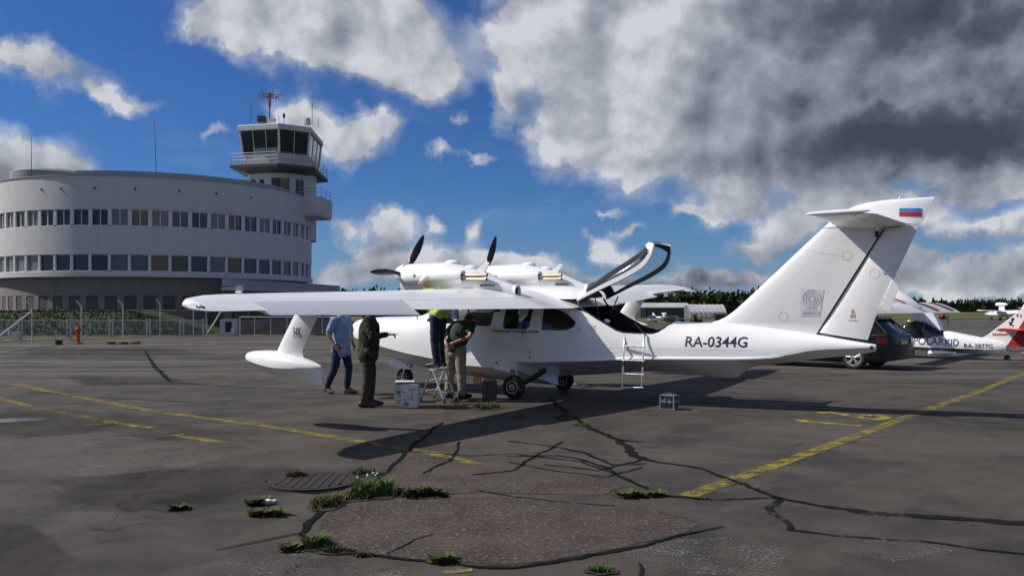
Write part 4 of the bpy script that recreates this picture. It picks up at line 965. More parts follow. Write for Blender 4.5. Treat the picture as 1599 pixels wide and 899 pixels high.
for sg, angs in ((-1, (178, 51, -67)), (1, (180, 60, -60))):
    y0 = sg*1.37
    nc = MB().loft([nring(*r, y0) for r in smooth_tab(NAC, 4)]).build('engine_nacelle', WHITE, AC, 40)
    MB().lathe([(.075, .334), (.0, .334)], 'X', 16, (0, y0, 1.99), caps=False).build('outlet', BLACK, nc)
    MB().lathe([(.105, .25), (.108, .38), (.088, .38), (.08, .30)], 'X', 20, (0, y0, 1.985), caps=False).build('outlet_rim', WHITE, nc, 40)
    pr = MB().lathe([(.19, -2.075), (.185, -2.14), (.15, -2.24), (.09, -2.33), (.04, -2.37), (.0, -2.38)], 'X', 24, (0, y0, 2.34), caps=False).build('spinner', WHITE, AC, 60)
    MB().lathe([(.17, -2.055), (.17, -2.08)], 'X', 20, (0, y0, 2.34)).build('backplate', DARK, pr)
    for q in angs: blade(.97, rad(q), y0, 2.34, -2.14).build('propeller_blade', CARBON, pr, 40)
    for side in (-1, 1):
        yc = y0+side*.24
        ck = MB().lathe([(.02, -2.02), (.10, -1.96), (.145, -1.8), (.15, -1.3), (.145, -.9), (.125, -.66), (.112, -.60), (.098, -.60), (.09, -.8)], 'X', 22, (0, yc, 2.255), caps=False).build('cylinder_cover', WHITE, nc, 50)
        if side > 0: continue
        MB().lathe([(.095, -.72), (0, -.72)], 'X', 16, (0, yc, 2.255), caps=False).build('dark_throat', BLACK, nc)
        for dy, dz in ((side*.02, -.04), (side*.0, .035)):
            ex_ = MB().lathe([(.034, -.8), (.034, -.10), (.027, -.10), (.027, -.2), (0, -.2)], 'X', 12, (0, yc+dy, 2.24+dz), caps=False).build('exhaust_pipe', STEEL, nc, 40)
        v = MB(); 
        for zz, ww in ((2.33, .015), (2.29, .02)): v.box((-1.62+.02*(zz < 2.3), yc+side*.148, zz), (.012, .01, .055), M=Matrix.Rotation(.45, 3, 'Y'))
        v.build('cooling_slot', DARK, nc)
    MB().ell((-1.02, y0, 2.51), (.17, .10, .065), 16, 8).build('air_scoop', WHITE, nc, 60)
    MB().ell((-.62, y0+.02, 2.41), (.16, .09, .06), 14, 8).build('air_scoop', WHITE, nc, 60)
    MB().loft([[(-.52, y0-.03, 2.34), (-.34, y0-.03, 2.28), (-.34, y0+.03, 2.28), (-.52, y0+.03, 2.34)], [(-.27, y0-.012, 2.51), (-.20, y0-.012, 2.50), (-.20, y0+.012, 2.50), (-.27, y0+.012, 2.51)]]).build('vent_fin', WHITE, nc, 40)
    MB().box((-.1, y0-.24, 2.09), (.3, .02, .03)).build('cowl_latch', DARK, nc)
# ------------- tail
def fsec(z, le, te, th, blunt=.0, dy=0.):
    c = te-le; L = [(0, 0), (.015, .3), (.06, .6), (.15, .85), (.32, 1), (.6, .9), (.85, .55+blunt*.3), (1, blunt)]
    return [(le+c*x, -th*f+dy*x, z) for x, f in L]+[(le+c*x, th*f+dy*x, z) for x, f in L[:0:-1]]
hng = lambda z: 5.1+(z-1.26)*.609
tea = lambda z: 5.8+(z-1.16)*.446
FIN = [(1.18, 3.35, .05), (1.36, 3.05, .045), (1.402, 3.25, .05), (1.43, 3.48, .055), (1.50, 3.63, .065), (1.60, 3.77, .07), (1.86, 4.06, .075), (2.2, 4.43, .072), (2.58, 4.84, .066), (2.885, 5.17, .06)]
fin = MB().loft([fsec(z, le, hng(z)-.004, th, .75) for z, le, th in FIN]).build('tail_fin', WHITE, AC, 40)
MB().loft([[(hng(z)-.03, -.022, z), (hng(z)+.02, -.022, z), (hng(z)+.02, .022, z), (hng(z)-.03, .022, z)] for z in (1.27, 2.85)]).build('hinge_gap_strip', DARK, AC)  # dark strip added to block the sky showing through the hinge gap
RUD = [(1.24, .0), (1.5, 0), (1.9, 0), (2.3, 0), (2.6, 0), (2.862, 0)]
def rsec(z):
    te = tea(z); le = hng(z)+.006
    return fsec(z, le, te, .05-.004*z, .12, -.05)
rb = MB(); r0 = rsec(1.25); r0 = [(x, y, 1.26-(x-5.1)*.145) for x, y, z in r0]
rb.loft([r0]+[rsec(z) for z in (1.5, 1.9, 2.3, 2.6, 2.862)]); rud = rb.build('rudder', WHITE, AC, 40)
MB().prism([(6.03, -.085, 1.63), (6.15, -.085, 1.60), (6.29, -.085, 1.965), (6.2, -.085, 2.075)], (0, .03, 0)).build('trim_tab', WHITE, rud)
TIP = [(2.905, 5.19, 6.59, .058), (3.0, 5.30, 6.635, .055), (3.1, 5.43, 6.68, .05), (3.17, 5.55, 6.715, .045), (3.22, 5.68, 6.735, .038), (3.255, 5.83, 6.75, .028), (3.275, 6.05, 6.755, .014), (3.28, 6.15, 6.757, .004)]
MB().loft([fsec(z, le, te, th, .1) for z, le, te, th in TIP]).build('fin_tip', WHITE, AC, 40)
MB().tube([(6.28, 0, 3.27), (6.30, 0, 3.33)], [.018, .008], 6).build('tail_light', WHITE, AC)
def ssec(s, x0, x1, n=10):
    u = abs(s); le = 5.36+.05*u/1.9; te = 6.46-.24*u/1.9; z0 = 2.95+.025*u; z1 = 2.875+.04*u; t = .11
    if u > 1.86: le += .06; te -= .02; t = .07
    c = te-le; xs = [x0+(x1-x0)*(.5-.5*math.cos(math.pi*i/n)) for i in range(n+1)]
    up = [(x, yt(x, t)) for x in xs[::-1]]; lo_ = [(x, -yt(x, t)) for x in xs]; P = up+(lo_[1:] if x0 == 0 else lo_)
    if x1 >= 1: P = P[:-1]
    return [(le+c*x, s, z0+(z1-z0)*x+z*c) for x, z in P]
for sg in (-1, 1):
    MB().loft([ssec(sg*s, 0, .66) for s in (.0, .6, 1.2, 1.8, 1.9)]).build('stabilizer', WHITE, AC, 40)
    MB().loft([ssec(sg*s, .675, 1) for s in (.07, .6, 1.2, 1.8, 1.88)]).build('elevator', WHITE, AC, 40)
    MB().ell((5.75, sg*1.9, 2.99), (.42, .035, .035), 14, 8).build('stabilizer_tip', WHITE, AC, 60)
MB().box((5.98, -.075, 2.845), (.10, .06, .07)).ell((6.03, -.1, 2.86), (.06, .04, .04), 10, 6).build('elevator_actuator', ALU, AC, 40)
MB().box((5.98, -.065, 2.80), (.05, .04, .16)).build('elevator_horn', DARK, AC)
MB().prism([(6.05, -.06, 2.96), (6.2, -.06, 2.90), (6.42, -.06, 2.845), (6.12, -.06, 2.86)], (0, .12, 0)).build('shadow_wedge', DARK, AC)  # dark wedge put in for the shadowed sliver at the elevator root
FB = bvh_of(fin); RB = bvh_of(rud)
TB = bvh_of([c for c in AC.children if c.name.startswith('fin_tip')][0])
def quad_decal(name, px4, m, B_, s=-.06, off=.004, parent=AC):
    v = [loc(x, y, s=s) for x, y in px4]; return decal(name, [(p.x, p.z) for p in v], [(0, 1, 2, 3)], m, -1, off, B_, parent, 3)
quad_decal('flag_stripe', [(1404, 324.5), (1439, 324.5), (1439, 326.5), (1404, 326.5)], FWHITE, TB); quad_decal('flag_stripe', [(1404, 325), (1438.5, 325), (1438.5, 331.3), (1404, 331.3)], FBLUE, TB, off=.006); quad_decal('flag_stripe', [(1404, 331.5), (1438.5, 331.5), (1438.5, 337.8), (1404, 337.8)], FRED, TB, off=.006)
quad_decal('sponsor_film', [(1251, 450.5), (1287, 452), (1280, 494), (1248, 494)], DECAL, FB)
def ring_decal(c, r0, r1, m, B_, off, n=28, name='emblem_ring'):
    p = loc(*c, s=-.07); k_ = .0118
    v = [(p.x+r*k_*math.cos(6.2832*i/n), p.z+r*k_*math.sin(6.2832*i/n)) for i in range(n) for r in (r0, r1)]; f = [(2*i, 2*i+1, (2*i+3) % (2*n), (2*i+2) % (2*n)) for i in range(n)]
    return decal(name, v, f, m, -1, off, B_)
for r0, r1 in ((10.6, 12), (7.2, 8.0), (3.2, 4.4)): ring_decal((1267.5, 466), r0, r1, GREYLOGO, FB, .007)
for i in range(10):
    t = i*.628; ring_decal((1267.5+9.4*math.cos(t), 466+9.4*math.sin(t)), .3, 1.1, GREYLOGO, FB, .007, 7, 'emblem_dot'); ring_decal((1267.5+5.7*math.cos(t), 466+5.7*math.sin(t)), .2, .9, GREYLOGO, FB, .007, 7, 'emblem_dot')
hull_text('NATURA', (1257, 480.5), (1276, 484.5), GREYLOGO, -.07, FB, off=.007); hull_text('SIBERICA', (1252, 486), (1280, 491.8), GREYLOGO, -.07, FB, off=.007)
# gold emblem with a line of print on the rudder
def rud_poly(pts, m, name='emblem'): v = [loc(x, y, s=-.07) for x, y in pts]; return decal(name, [(p.x, p.z) for p in v], [tuple(range(len(v)))], m, -1, .006, RB)
for pts in ([(1329, 489), (1330, 489), (1330, 486), (1331.5, 482.5), (1333, 486), (1333, 489), (1334, 489), (1334.5, 487), (1331.5, 481), (1328.6, 487)], [(1328, 490), (1329.4, 490), (1329.4, 496), (1328, 496)], [(1331, 488), (1332.2, 488), (1332.2, 496), (1331, 496)], [(1334, 490), (1335.4, 490), (1335.4, 496), (1334, 496)], [(1327.5, 493.3), (1336, 493.3), (1336, 494.3), (1327.5, 494.3)], [(1330.5, 484.5), (1332.7, 484.5), (1332.7, 486.3), (1330.5, 486.3)]): rud_poly(pts, OCHRE)
rud_poly([(1324.5, 498.8), (1338.5, 499.3), (1338.5, 500.6), (1324.5, 500.2)], GREYLOGO, 'print_line')
for c, B_ in (((1322, 398), FB), ((1365.5, 427), RB), ((1222, 494), FB)): ring_decal(c, 5.8, 6.4, mat('pale joint line', (.68, .68, .69), .5), B_, .004, 24, 'inspection_cover')
rud_poly([(1379, 425.5), (1384, 427.5), (1384, 428.6), (1379, 427)], DARK, 'tab_horn')
joint((4.78, 2.60), (5.5, 2.44), .004, -1, FB, mat('pale joint line', (.68, .68, .69), .5))
MB().lathe([(.030, -.075), (0, -.075)], 'Y', 12, (5.88, 0, 1.045), caps=False).box((5.9, -.092, 1.04), (.045, .012, .06)).build('tail_light', DARK, AC)
# ------------- undercarriage
TYRE = mat('dusty tyre rubber', (.022, .021, .020), .85, bump=.3); RIMW = mat('cream wheel rim', (.66, .65, .60), .45)
def wheel(c, R, w, parent, rimmat=RIMW):
    t = MB().lathe([(R*.55, -w*.42), (R*.75, -w*.5), (R*.92, -w*.42), (R, -w*.2), (R, w*.2), (R*.92, w*.42), (R*.75, w*.5), (R*.55, w*.42)], 'Y', 28, c).build('wheel', TYRE, parent, 40)
    MB().lathe([(R*.56, -w*.40), (R*.52, -w*.47), (R*.46, -w*.40), (R*.30, -w*.36), (R*.26, -w*.44), (R*.10, -w*.46), (0, -w*.44)], 'Y', 24, c, caps=False).build('rim', rimmat, t, 40)
    MB().lathe([(R*.56, w*.40), (R*.52, w*.47), (R*.46, w*.40), (R*.30, w*.36), (0, w*.44)], 'Y', 24, c, caps=False).build('rim', rimmat, t, 40)
    MB().lathe([(R*.17, -w*.47), (R*.12, -w*.50), (0, -w*.50)], 'Y', 10, c, caps=False).build('hub', mat('dull hub metal', (.30, .25, .18), .5, .7), t, 40)
    for i in range(6):
        a = i*1.047; MB().ell((c[0]+R*.38*math.cos(a), c[1]-w*.385, c[2]+R*.38*math.sin(a)), (R*.05, .006, R*.05), 8, 4).build('rim_hole', BLACK, t)
    return t
for sg in (-1, 1):
    wheel((0, sg*.95, .215-sg*.031), .215, .17, AC)
    MB().tube([(0, sg*.84, .215-sg*.03), (.12, sg*.80, .30), (.52, sg*.70, .55)], [.035, .045, .05], 8).build('gear_leg', DARK, AC, 50)
    MB().tube([(.02, sg*.82, .25), (-.12, sg*.66, .62)], .025, 8).build('gear_strut', ALU, AC, 50)
    MB().prism([(-.50, sg*.80, .60), (-.14, sg*.80, .565), (-.12, sg*.88, .50), (-.46, sg*.88, .545)], (0, 0, .012)).build('gear_door', WHITE, AC)
nw = wheel((-3.3, 0, .19), .19, .15, AC)
for s in (-.1, .1): MB().tube([(-3.3, s, .19), (-3.2, s*.9, .42), (-3.15, 0, .6)], .022, 8).build('nose_fork', ALU, AC, 50)
MB().prism([tuple(loc(x, y, s=-.16)) for x, y in ((606, 567.5), (614.5, 558), (644, 576.5), (622, 575))], (0, .02, 0)).build('nose_gear_door', WHITE, AC)
MB().prism([tuple(loc(x, y, s=.16)) for x, y in ((614, 556), (642, 562), (646, 574))], (0, .02, 0)).build('nose_gear_door', WHITE, AC)
wellp = MB(); 
for x0 in (739.5, 744, 748.5): wellp.prism([tuple(loc(x, y, s=-.4)) for x, y in ((x0, 579), (x0+2.6, 579), (x0+2.6, 599), (x0, 600))], (0, .015, 0))
wellp.build('warning_streamer', mat('faded red orange fabric', (.45, .12, .05), .7), AC)
# ------------- raised cabin door over the doorway and the open rear hatch
dv = []
for a0, a1, s, z in ((-.62, -.0, -.70, 1.765), (-.62, -.02, -1.0, 1.735), (-.58, -.08, -1.3, 1.67), (-.50, -.2, -1.42, 1.615)): dv.append([(a0, s, z), (a1, s, z), (a1, s, z+.03), (a0, s, z+.03)])
cd_ = MB().loft(dv).build('cabin_door', WHITE, AC, 60)
MB().box((-.12, -1.3, 1.64), (.10, .10, .05)).build('door_latch', mat('dark red latch', (.10, .02, .02), .5), cd_)
HT = [(1.14, 1.785, 1.15, 2.0, .60), (1.6, 1.99, 1.55, 2.285, .575), (2.03, 2.17, 1.95, 2.51, .55), (2.35, 2.35, 2.15, 2.64, .51), (2.48, 2.54, 2.27, 2.73, .45), (2.515, 2.74, 2.36, 2.79, .38)]
HTs = smooth_tab(HT, 4); NA = 16; grid = []
for ra, rz, ga, gz, w in HTs:
    row = []
    for k in range(NA+1):
        t = math.pi*k/NA; c, s = math.cos(t), math.sin(t); f = s**.9
        row.append(Vector((ra+(ga-ra)*f, -w*math.copysign(abs(c)**.8, c), rz+(gz-rz)*f)))
    grid.append(row)
fr, gn, gfar, tr_ = MB(), MB(), MB(), MB(); nS = len(HTs)
vs = [p for r in grid for p in r]; ff, fn_, fa, fd = [], [], [], []
for i in range(nS-1):
    for k in range(NA):
        q = (i*(NA+1)+k, i*(NA+1)+k+1, (i+1)*(NA+1)+k+1, (i+1)*(NA+1)+k)
        if 2 <= i <= 16 and 1 <= k <= 6: fn_.append(q)
        elif 2 <= i <= 16 and 9 <= k <= 14: fa.append(q)
        elif 2 <= i <= 16 and k in (7, 8): fd.append(q)
        else: ff.append(q)
hf = MB().add(vs, ff).build('hatch', [WHITE, DARK], AC)
so = hf.modifiers.new('s', 'SOLIDIFY'); so.thickness = .055; so.offset = 0; so.material_offset = 1; so.material_offset_rim = 0
apply_mods(hf)
bm = bmesh.new(); bm.from_mesh(hf.data); bmesh.ops.recalc_face_normals(bm, faces=bm.faces); bm.to_mesh(hf.data); bm.free()
# the lining is whichever side of the shell faces its axis
for p in hf.data.polygons:
    ax = lerp_tab([(g_[0].x, (g_[0].z+g_[NA//2].z)/2-.12) for g_ in grid], p.center.x)[0]; v = Vector((p.center.x, 0, ax))-p.center
    p.material_index = 1 if p.normal.dot(v) > .02 and abs(p.normal.dot(v.normalized())) > .25 else 0
shade(hf.data, 30)
MB().add(vs, fd).build('roof_bow', DARK, hf, 60); MB().add(vs, fn_).build('glazing', SMOKE, hf, 60); MB().add(vs, fa).build('glazing', CLEAR, hf, 60)
for o in hf.children:
    bm = bmesh.new(); bm.from_mesh(o.data); bmesh.ops.delete(bm, geom=[v for v in bm.verts if not v.link_faces], context='VERTS'); bm.to_mesh(o.data); bm.free()
p = grid[-3]; hp = loc(1005, 399, s=-.47)
MB().cap(tuple(hp+Vector((-.05, 0, -.05))), tuple(hp+Vector((.05, 0, .06))), .018, .018, 8).build('hatch_handle', DARK, hf)
MB().tube([(1.30, .45, 1.55), (1.45, .45, 1.85)], .014, 6).build('gas_strut', ALU, AC); MB().tube([(1.5, -.45, 1.42), (1.42, -.47, 1.86)], .010, 6).build('gas_strut', DARK, AC)
MB().ell((1.62, -.42, 1.42), (.07, .02, .05), 10, 6).build('interior_mirror', ALU, AC)

# boarding ladder hooked over the sill
bl = thing('boarding_ladder', 'aluminium boarding ladder hanging from the rear hatch sill', 'ladder', wpt((2.3, -.82, .3)), (PHI, 0, -PSI))
bo = Vector((2.3, -.82, .3)); Ls = []
for xs in ((975.8, 973.6, 971.6), (1006.5, 1004.2, 1001.8)):
    P = [loc(xs[0], 521.5, s=-.55), loc(xs[0], 521, s=-.62), loc(xs[1]+.8, 540, s=-.72), loc(xs[1], 562, s=-.83), loc(xs[2], 605, s=-.86)]
    Ls.append(P); hk = P[0]+Vector((0, .10, -.16)); MB().tube([hk-bo, P[0]+Vector((0, .06, -.02))-bo]+[p-bo for p in P], .014, 8).build('rail', ALU, bl, 60)
def onrail(P, z):
    for a, b_ in zip(P, P[1:]):
        if min(a.z, b_.z) <= z <= max(a.z, b_.z) and abs(a.z-b_.z) > 1e-4: return a.lerp(b_, (z-a.z)/(b_.z-a.z))
    return P[-1]
for i, z in enumerate((.325, .56, .79, 1.02)):
    a, b_ = onrail(Ls[0], z), onrail(Ls[1], z); e = (b_-a).normalized()*.03
    MB().tube([a-e-bo, b_+e-bo], .015, 8).build('rung', ALU, bl, 60)
for P in Ls: MB().box(onrail(P, .73)-bo, (.035, .035, .07)).build('joint', DARK, bl)

# ------------------------------------------------------------------ people
def hand(mb, w, d, n, curl, side, point=False):
    """palm, four fingers and a thumb; w wrist, d direction of the hand, n palm side"""
    w, d = Vector(w), Vector(d).normalized(); n = Vector(n); n = (n-d*n.dot(d)).normalized(); l = n.cross(d)*side
    mb.cap(w-d*.02, w+d*.03, .027, .026, 8)
    for o in (-.028, -.010, .010, .027): mb.cap(w+d*.02+l*o*.7, w+d*.088+l*o, .014, .0125, 8)
    for i, (o, L) in enumerate(((.029, .070), (.010, .080), (-.010, .074), (-.028, .056))):
        c = curl*(1+.12*i); p = w+d*.092+l*o
        if point: c = .12 if i == 0 else 1.15
        for q, f, r in ((.55, .44, .0098), (1.25, .32, .009), (1.8, .26, .008)):
            v = d*math.cos(c*q)+n*math.sin(c*q); e = p+v*L*f*1.05; mb.cap(p, e, r, r*.93, 7); p = e
    tb = w+d*.025+l*.026; v = (d*.55+l*.62+n*.35).normalized(); m_ = tb+v*.040; mb.cap(tb, m_, .013, .011, 7); v = (d*.85+l*.18+n*.45).normalized(); mb.cap(m_, m_+v*.034, .0105, .0088, 7)
def person(label, at_, rz, J, clothes, mats, hands, hair=None, group=None):
    root = thing('person', label, 'person', at_, (0, 0, rz), group); V = {k: Vector(v) for k, v in J.items()}
    m = MB(); P, Wt, Ch, Nk, Hd = V['pelvis'], V['waist'], V['chest'], V['neck'], V['head']
    m.cap(P+Vector((0, .07, 0)), P-Vector((0, .07, 0)), .115, .115, 12); m.cap(P, Wt, .13, .125, 12); m.cap(Wt, Ch, .125, .145, 12); m.cap(Ch, Nk, .13, .07, 12); m.cap(V['shL'], V['shR'], .065, .065, 10)
    m.cap(Nk-(Hd-Nk)*.2, Hd, .058, .052, 10)
    fx = V['face'].normalized(); up = (Hd-Nk).normalized(); up = (up-fx*up.dot(fx)).normalized(); ly = up.cross(fx); R = Matrix((fx, ly, up)).transposed()
    def hp(x, y, z): return Hd+R @ Vector((x, y, z))
    m.ell(hp(-.01, 0, .03), (.095, .077, .092), 16, 10, R=R); m.ell(hp(.022, 0, -.045), (.062, .055, .062), 12, 8, R=R)
    m.cap(hp(.085, 0, .012), hp(.104, 0, -.018), .009, .013, 8); m.ell(hp(.078, 0, .038), (.016, .05, .012), 10, 6, R=R); m.ell(hp(.078, 0, -.052), (.014, .024, .008), 8, 5, R=R)
    for s in (-1, 1): m.ell(hp(-.005, s*.078, .0), (.022, .011, .033), 8, 6, R=R)
    for s in 'LR':
        m.cap(V['sh'+s], V['el'+s], .050, .039, 10); m.cap(V['el'+s], V['wr'+s], .040, .027, 10); m.cap(V['hip'+s], V['kn'+s], .085, .058, 12); m.cap(V['kn'+s], V['an'+s], .057, .038, 10); m.cap(V['an'+s], V['an'+s].lerp(V['toe'+s], .55)-Vector((0, 0, .012)), .034, .022, 8)
        d, n, c, pt = hands[s]; hand(m, V['wr'+s], d, n, c, 1 if s == 'L' else -1, pt)
    b = voxel(m.build('body', [SKIN, mat('lip', (.33, .12, .10), .5), mat('eye', (.03, .025, .02), .2)], root), .0085, 3)
    for p in b.data.polygons:
        for s in (-1, 1):
            if (p.center-hp(.082, s*.031, .018)).length < .011: p.material_index = 2
        if (p.center-hp(.088, 0, -.052)).length < .016: p.material_index = 1
    if hair:
        h = MB()
        if hair[0] == 'hair':
            h.ell(hp(-.022, 0, .042), (.098, .083, .092), 16, 10, R=R); nm = 'hair'
        else:
            h.ell(hp(-.012, 0, .062), (.106, .088, .075), 16, 10, R=R); h.cap(hp(.08, .035, .058), hp(.155, .02, .045), .016, .010, 8); h.cap(hp(.08, -.035, .058), hp(.155, -.02, .045), .016, .010, 8); h.cap(hp(.08, 0, .062), hp(.165, 0, .046), .018, .010, 8); nm = 'cap'
        voxel(h.build(nm, hair[1], root), .011, 3)
    for nm, mt, caps, sm in clothes:
        c = MB()
        for a, e, ra, re in caps:
            a = V[a] if isinstance(a, str) else Vector(a); e = V[e] if isinstance(e, str) else Vector(e); c.cap(a, e, ra, re, 14)
        o = voxel(c.build(nm, mt, root), .013, sm)
        if nm not in ('shoe',):
            for v in o.data.vertices:
                k = mnoise.noise(Vector((v.co.x*9, v.co.y*9, v.co.z*16)))+.5*mnoise.noise(v.co*26); v.co += v.normal*.007*k
    return root
def cloth(n, c, **k): return mat(n, c, .85, spec=.2, var=.16, vscale=6, bump=.25, bscale=40, **k)
JEAN = cloth('dark blue denim', (.022, .034, .070)); JEAN2 = cloth('blue denim', (.026, .040, .075)); OLIVET = cloth('olive field trousers', (.050, .046, .030)); KHAKI = cloth('khaki cotton', (.26, .225, .17)); SKYB = cloth('light blue cotton', (.23, .32, .50)); GREENT = cloth('dark green tee', (.030, .050, .038)); CAMO = mat('camouflage cloth', (.05, .05, .03), .9, spec=.15, fn=camo_fn)
def vest_fn(k, b, tc):
    sp = k.new('ShaderNodeSeparateXYZ'); k.put(sp, 0, tc); z = sp.outputs[2]
    f = k.math('MAXIMUM', k.math('MULTIPLY', k.math('GREATER_THAN', z, .925), k.math('LESS_THAN', z, .965)), k.math('MULTIPLY', k.math('GREATER_THAN', z, 1.10), k.math('LESS_THAN', z, 1.14)))
    k.put(b, 'Base Color', k.mix(f, (.55, .75, .03), (.45, .46, .44)))
HIVIS = mat('yellow green safety fabric', (.55, .75, .03), .7, fn=vest_fn)
BOOT = mat('black leather', (.014, .013, .012), .55); BROWNSH = mat('brown suede', (.14, .085, .05), .8); CAPW = mat('white cap cotton', (.75, .75, .74), .8)
HAIRD = mat('dark brown hair', (.03, .02, .014), .7); HAIRG = mat('greying hair', (.14, .125, .11), .7)
def shoes(J, m, r=.047):
    out = []
    for s in 'LR':
        a, t = Vector(J['an'+s]), Vector(J['toe'+s]); d = (t-a); d.z = 0; d = d.normalized(); out.append(('shoe', m, [(a-d*.045-Vector((0, 0, .03)), a+Vector((0, 0, .02)), .042, .05), (a-d*.04-Vector((0, 0, .03)), t, r+.006, .038), (a+Vector((0, 0, .005)), a.lerp(t, .6), .046, .038), (t-d*.06, t+d*.015, .043, .034)], 2))
    return out
# camouflage jacket, pointing at the aircraft
J = dict(pelvis=(-.02, 0, .95), waist=(-.01, 0, 1.1), chest=(0, 0, 1.31), neck=(.015, 0, 1.50), head=(.05, 0, 1.65), face=(1, .05, -.05), shL=(.0, .18, 1.43), shR=(.0, -.18, 1.43), elL=(-.03, .27, 1.15), elR=(.09, -.25, 1.17), wrL=(.0, .26, .90), wrR=(.335, -.20, 1.215),
         hipL=(-.02, .10, .92), hipR=(-.02, -.10, .92), knL=(.02, .11, .50), knR=(-.01, -.11, .50), anL=(-.01, .11, .09), anR=(-.08, -.11, .09), toeL=(.17, .14, .045), toeR=(.10, -.13, .045))
person('man in camouflage jacket and olive trousers pointing at the aircraft nose', Vector((-2.37, 13.85, 0)), 0, J,
       [('jacket', CAMO, [((-.02, .06, .86), (-.02, -.06, .86), .165, .165), ('pelvis', 'waist', .18, .185), ('waist', 'chest', .185, .175), ('chest', 'neck', .16, .085), ('shL', 'shR', .085, .085), ('shL', 'elL', .078, .066), ('elL', 'wrL', .064, .046), ('shR', 'elR', .078, .068), ('elR', (.31, -.205, 1.208), .064, .046), ('neck', (.03, 0, 1.545), .075, .07)], 2),
        ('trousers', OLIVET, [('pelvis', (-.02, 0, .86), .14, .13), ('hipL', 'knL', .10, .076), ('knL', (-.01, .11, .12), .076, .064), ('hipR', 'knR', .10, .076), ('knR', (-.07, -.11, .12), .076, .064)], 2)]+shoes(J, BOOT, .05),
       None, dict(L=((.3, -.1, -1), (-.2, -1, 0), .5, False), R=((1, 0, -.05), (0, .35, -1), .4, True)), ('hair', HAIRD))
# light blue shirt, hand in pocket
J = dict(pelvis=(0, 0, .93), waist=(.03, 0, 1.08), chest=(.0, 0, 1.30), neck=(.0, 0, 1.49), head=(.04, .0, 1.64), face=(1, .15, -.05), shL=(.0, .19, 1.41), shR=(-.02, -.19, 1.41), elL=(.02, .28, 1.13), elR=(-.11, -.26, 1.15), wrL=(.13, .20, .95), wrR=(.02, -.215, .945),
         hipL=(.0, .10, .90), hipR=(.0, -.10, .90), knL=(.10, .10, .49), knR=(-.06, -.12, .50), anL=(.06, .10, .09), anR=(-.26, -.12, .135), toeL=(.24, .13, .045), toeR=(-.12, -.13, .045))
person('man in light blue short sleeved shirt and dark jeans with a hand in his pocket', Vector((-3.27, 15.95, 0)), rad(-28), J,
       [('shirt', SKYB, [((.05, .07, .80), (.05, -.07, .80), .10, .10), ((-.06, .07, .82), (-.06, -.07, .82), .10, .10), ('pelvis', 'waist', .17, .18), ('waist', 'chest', .18, .17), ('chest', 'neck', .15, .08), ('shL', 'shR', .08, .08), ('shL', (.01, .25, 1.22), .075, .072), ('shR', (-.08, -.235, 1.22), .075, .072), ('neck', (.01, 0, 1.52), .07, .066)], 2),
        ('trousers', JEAN, [('pelvis', (0, 0, .86), .145, .13), ('hipL', 'knL', .105, .075), ('knL', (.06, .10, .13), .073, .062), ('hipR', 'knR', .105, .075), ('knR', (-.24, -.12, .16), .073, .062)], 2)]+shoes(J, BROWNSH),
       None, dict(L=((.6, -.3, -.7), (-.3, -1, 0), .6, False), R=((.5, .25, -.85), (0, 1, 0), .3, False)), ('hair', HAIRG))
# dark green tee, hands clasped behind the back, leaning into the cabin
J = dict(pelvis=(0, 0, .93), waist=(.06, 0, 1.06), chest=(.20, 0, 1.24), neck=(.34, 0, 1.36), head=(.46, 0, 1.42), face=(1, 0, -.25), shL=(.25, .18, 1.33), shR=(.25, -.18, 1.33), elL=(.03, .29, 1.12), elR=(.03, -.30, 1.13), wrL=(-.165, .07, 1.00), wrR=(-.18, -.045, 1.005),
         hipL=(.0, .10, .90), hipR=(.0, -.10, .90), knL=(.01, .12, .49), knR=(.02, -.12, .49), anL=(-.03, .13, .09), anR=(.02, -.14, .09), toeL=(.16, .16, .045), toeR=(.21, -.18, .045))
person('man in dark green tee and khaki trousers leaning in with hands clasped behind him', Vector((-1.03, 15.12, 0)), rad(58), J,
       [('shirt', GREENT, [((.0, .05, .98), (.0, -.05, .98), .15, .15), ('pelvis', 'waist', .16, .19), ('waist', 'chest', .195, .19), ('chest', 'neck', .17, .08), ('shL', 'shR', .09, .09), ('shL', (.13, .24, 1.22), .08, .072), ('shR', (.13, -.245, 1.22), .08, .072)], 2),
        ('trousers', KHAKI, [('pelvis', (0, 0, .86), .165, .14), ('hipL', 'knL', .12, .09), ('knL', (-.03, .13, .11), .088, .078), ('hipR', 'knR', .12, .09), ('knR', (.02, -.14, .11), .088, .078)], 2)]+shoes(J, BOOT),
       None, dict(L=((-.25, -1, -.15), (1, -.2, 0), .7, False), R=((-.1, 1, -.2), (1, .2, 0), .8, False)), ('hair', HAIRD))
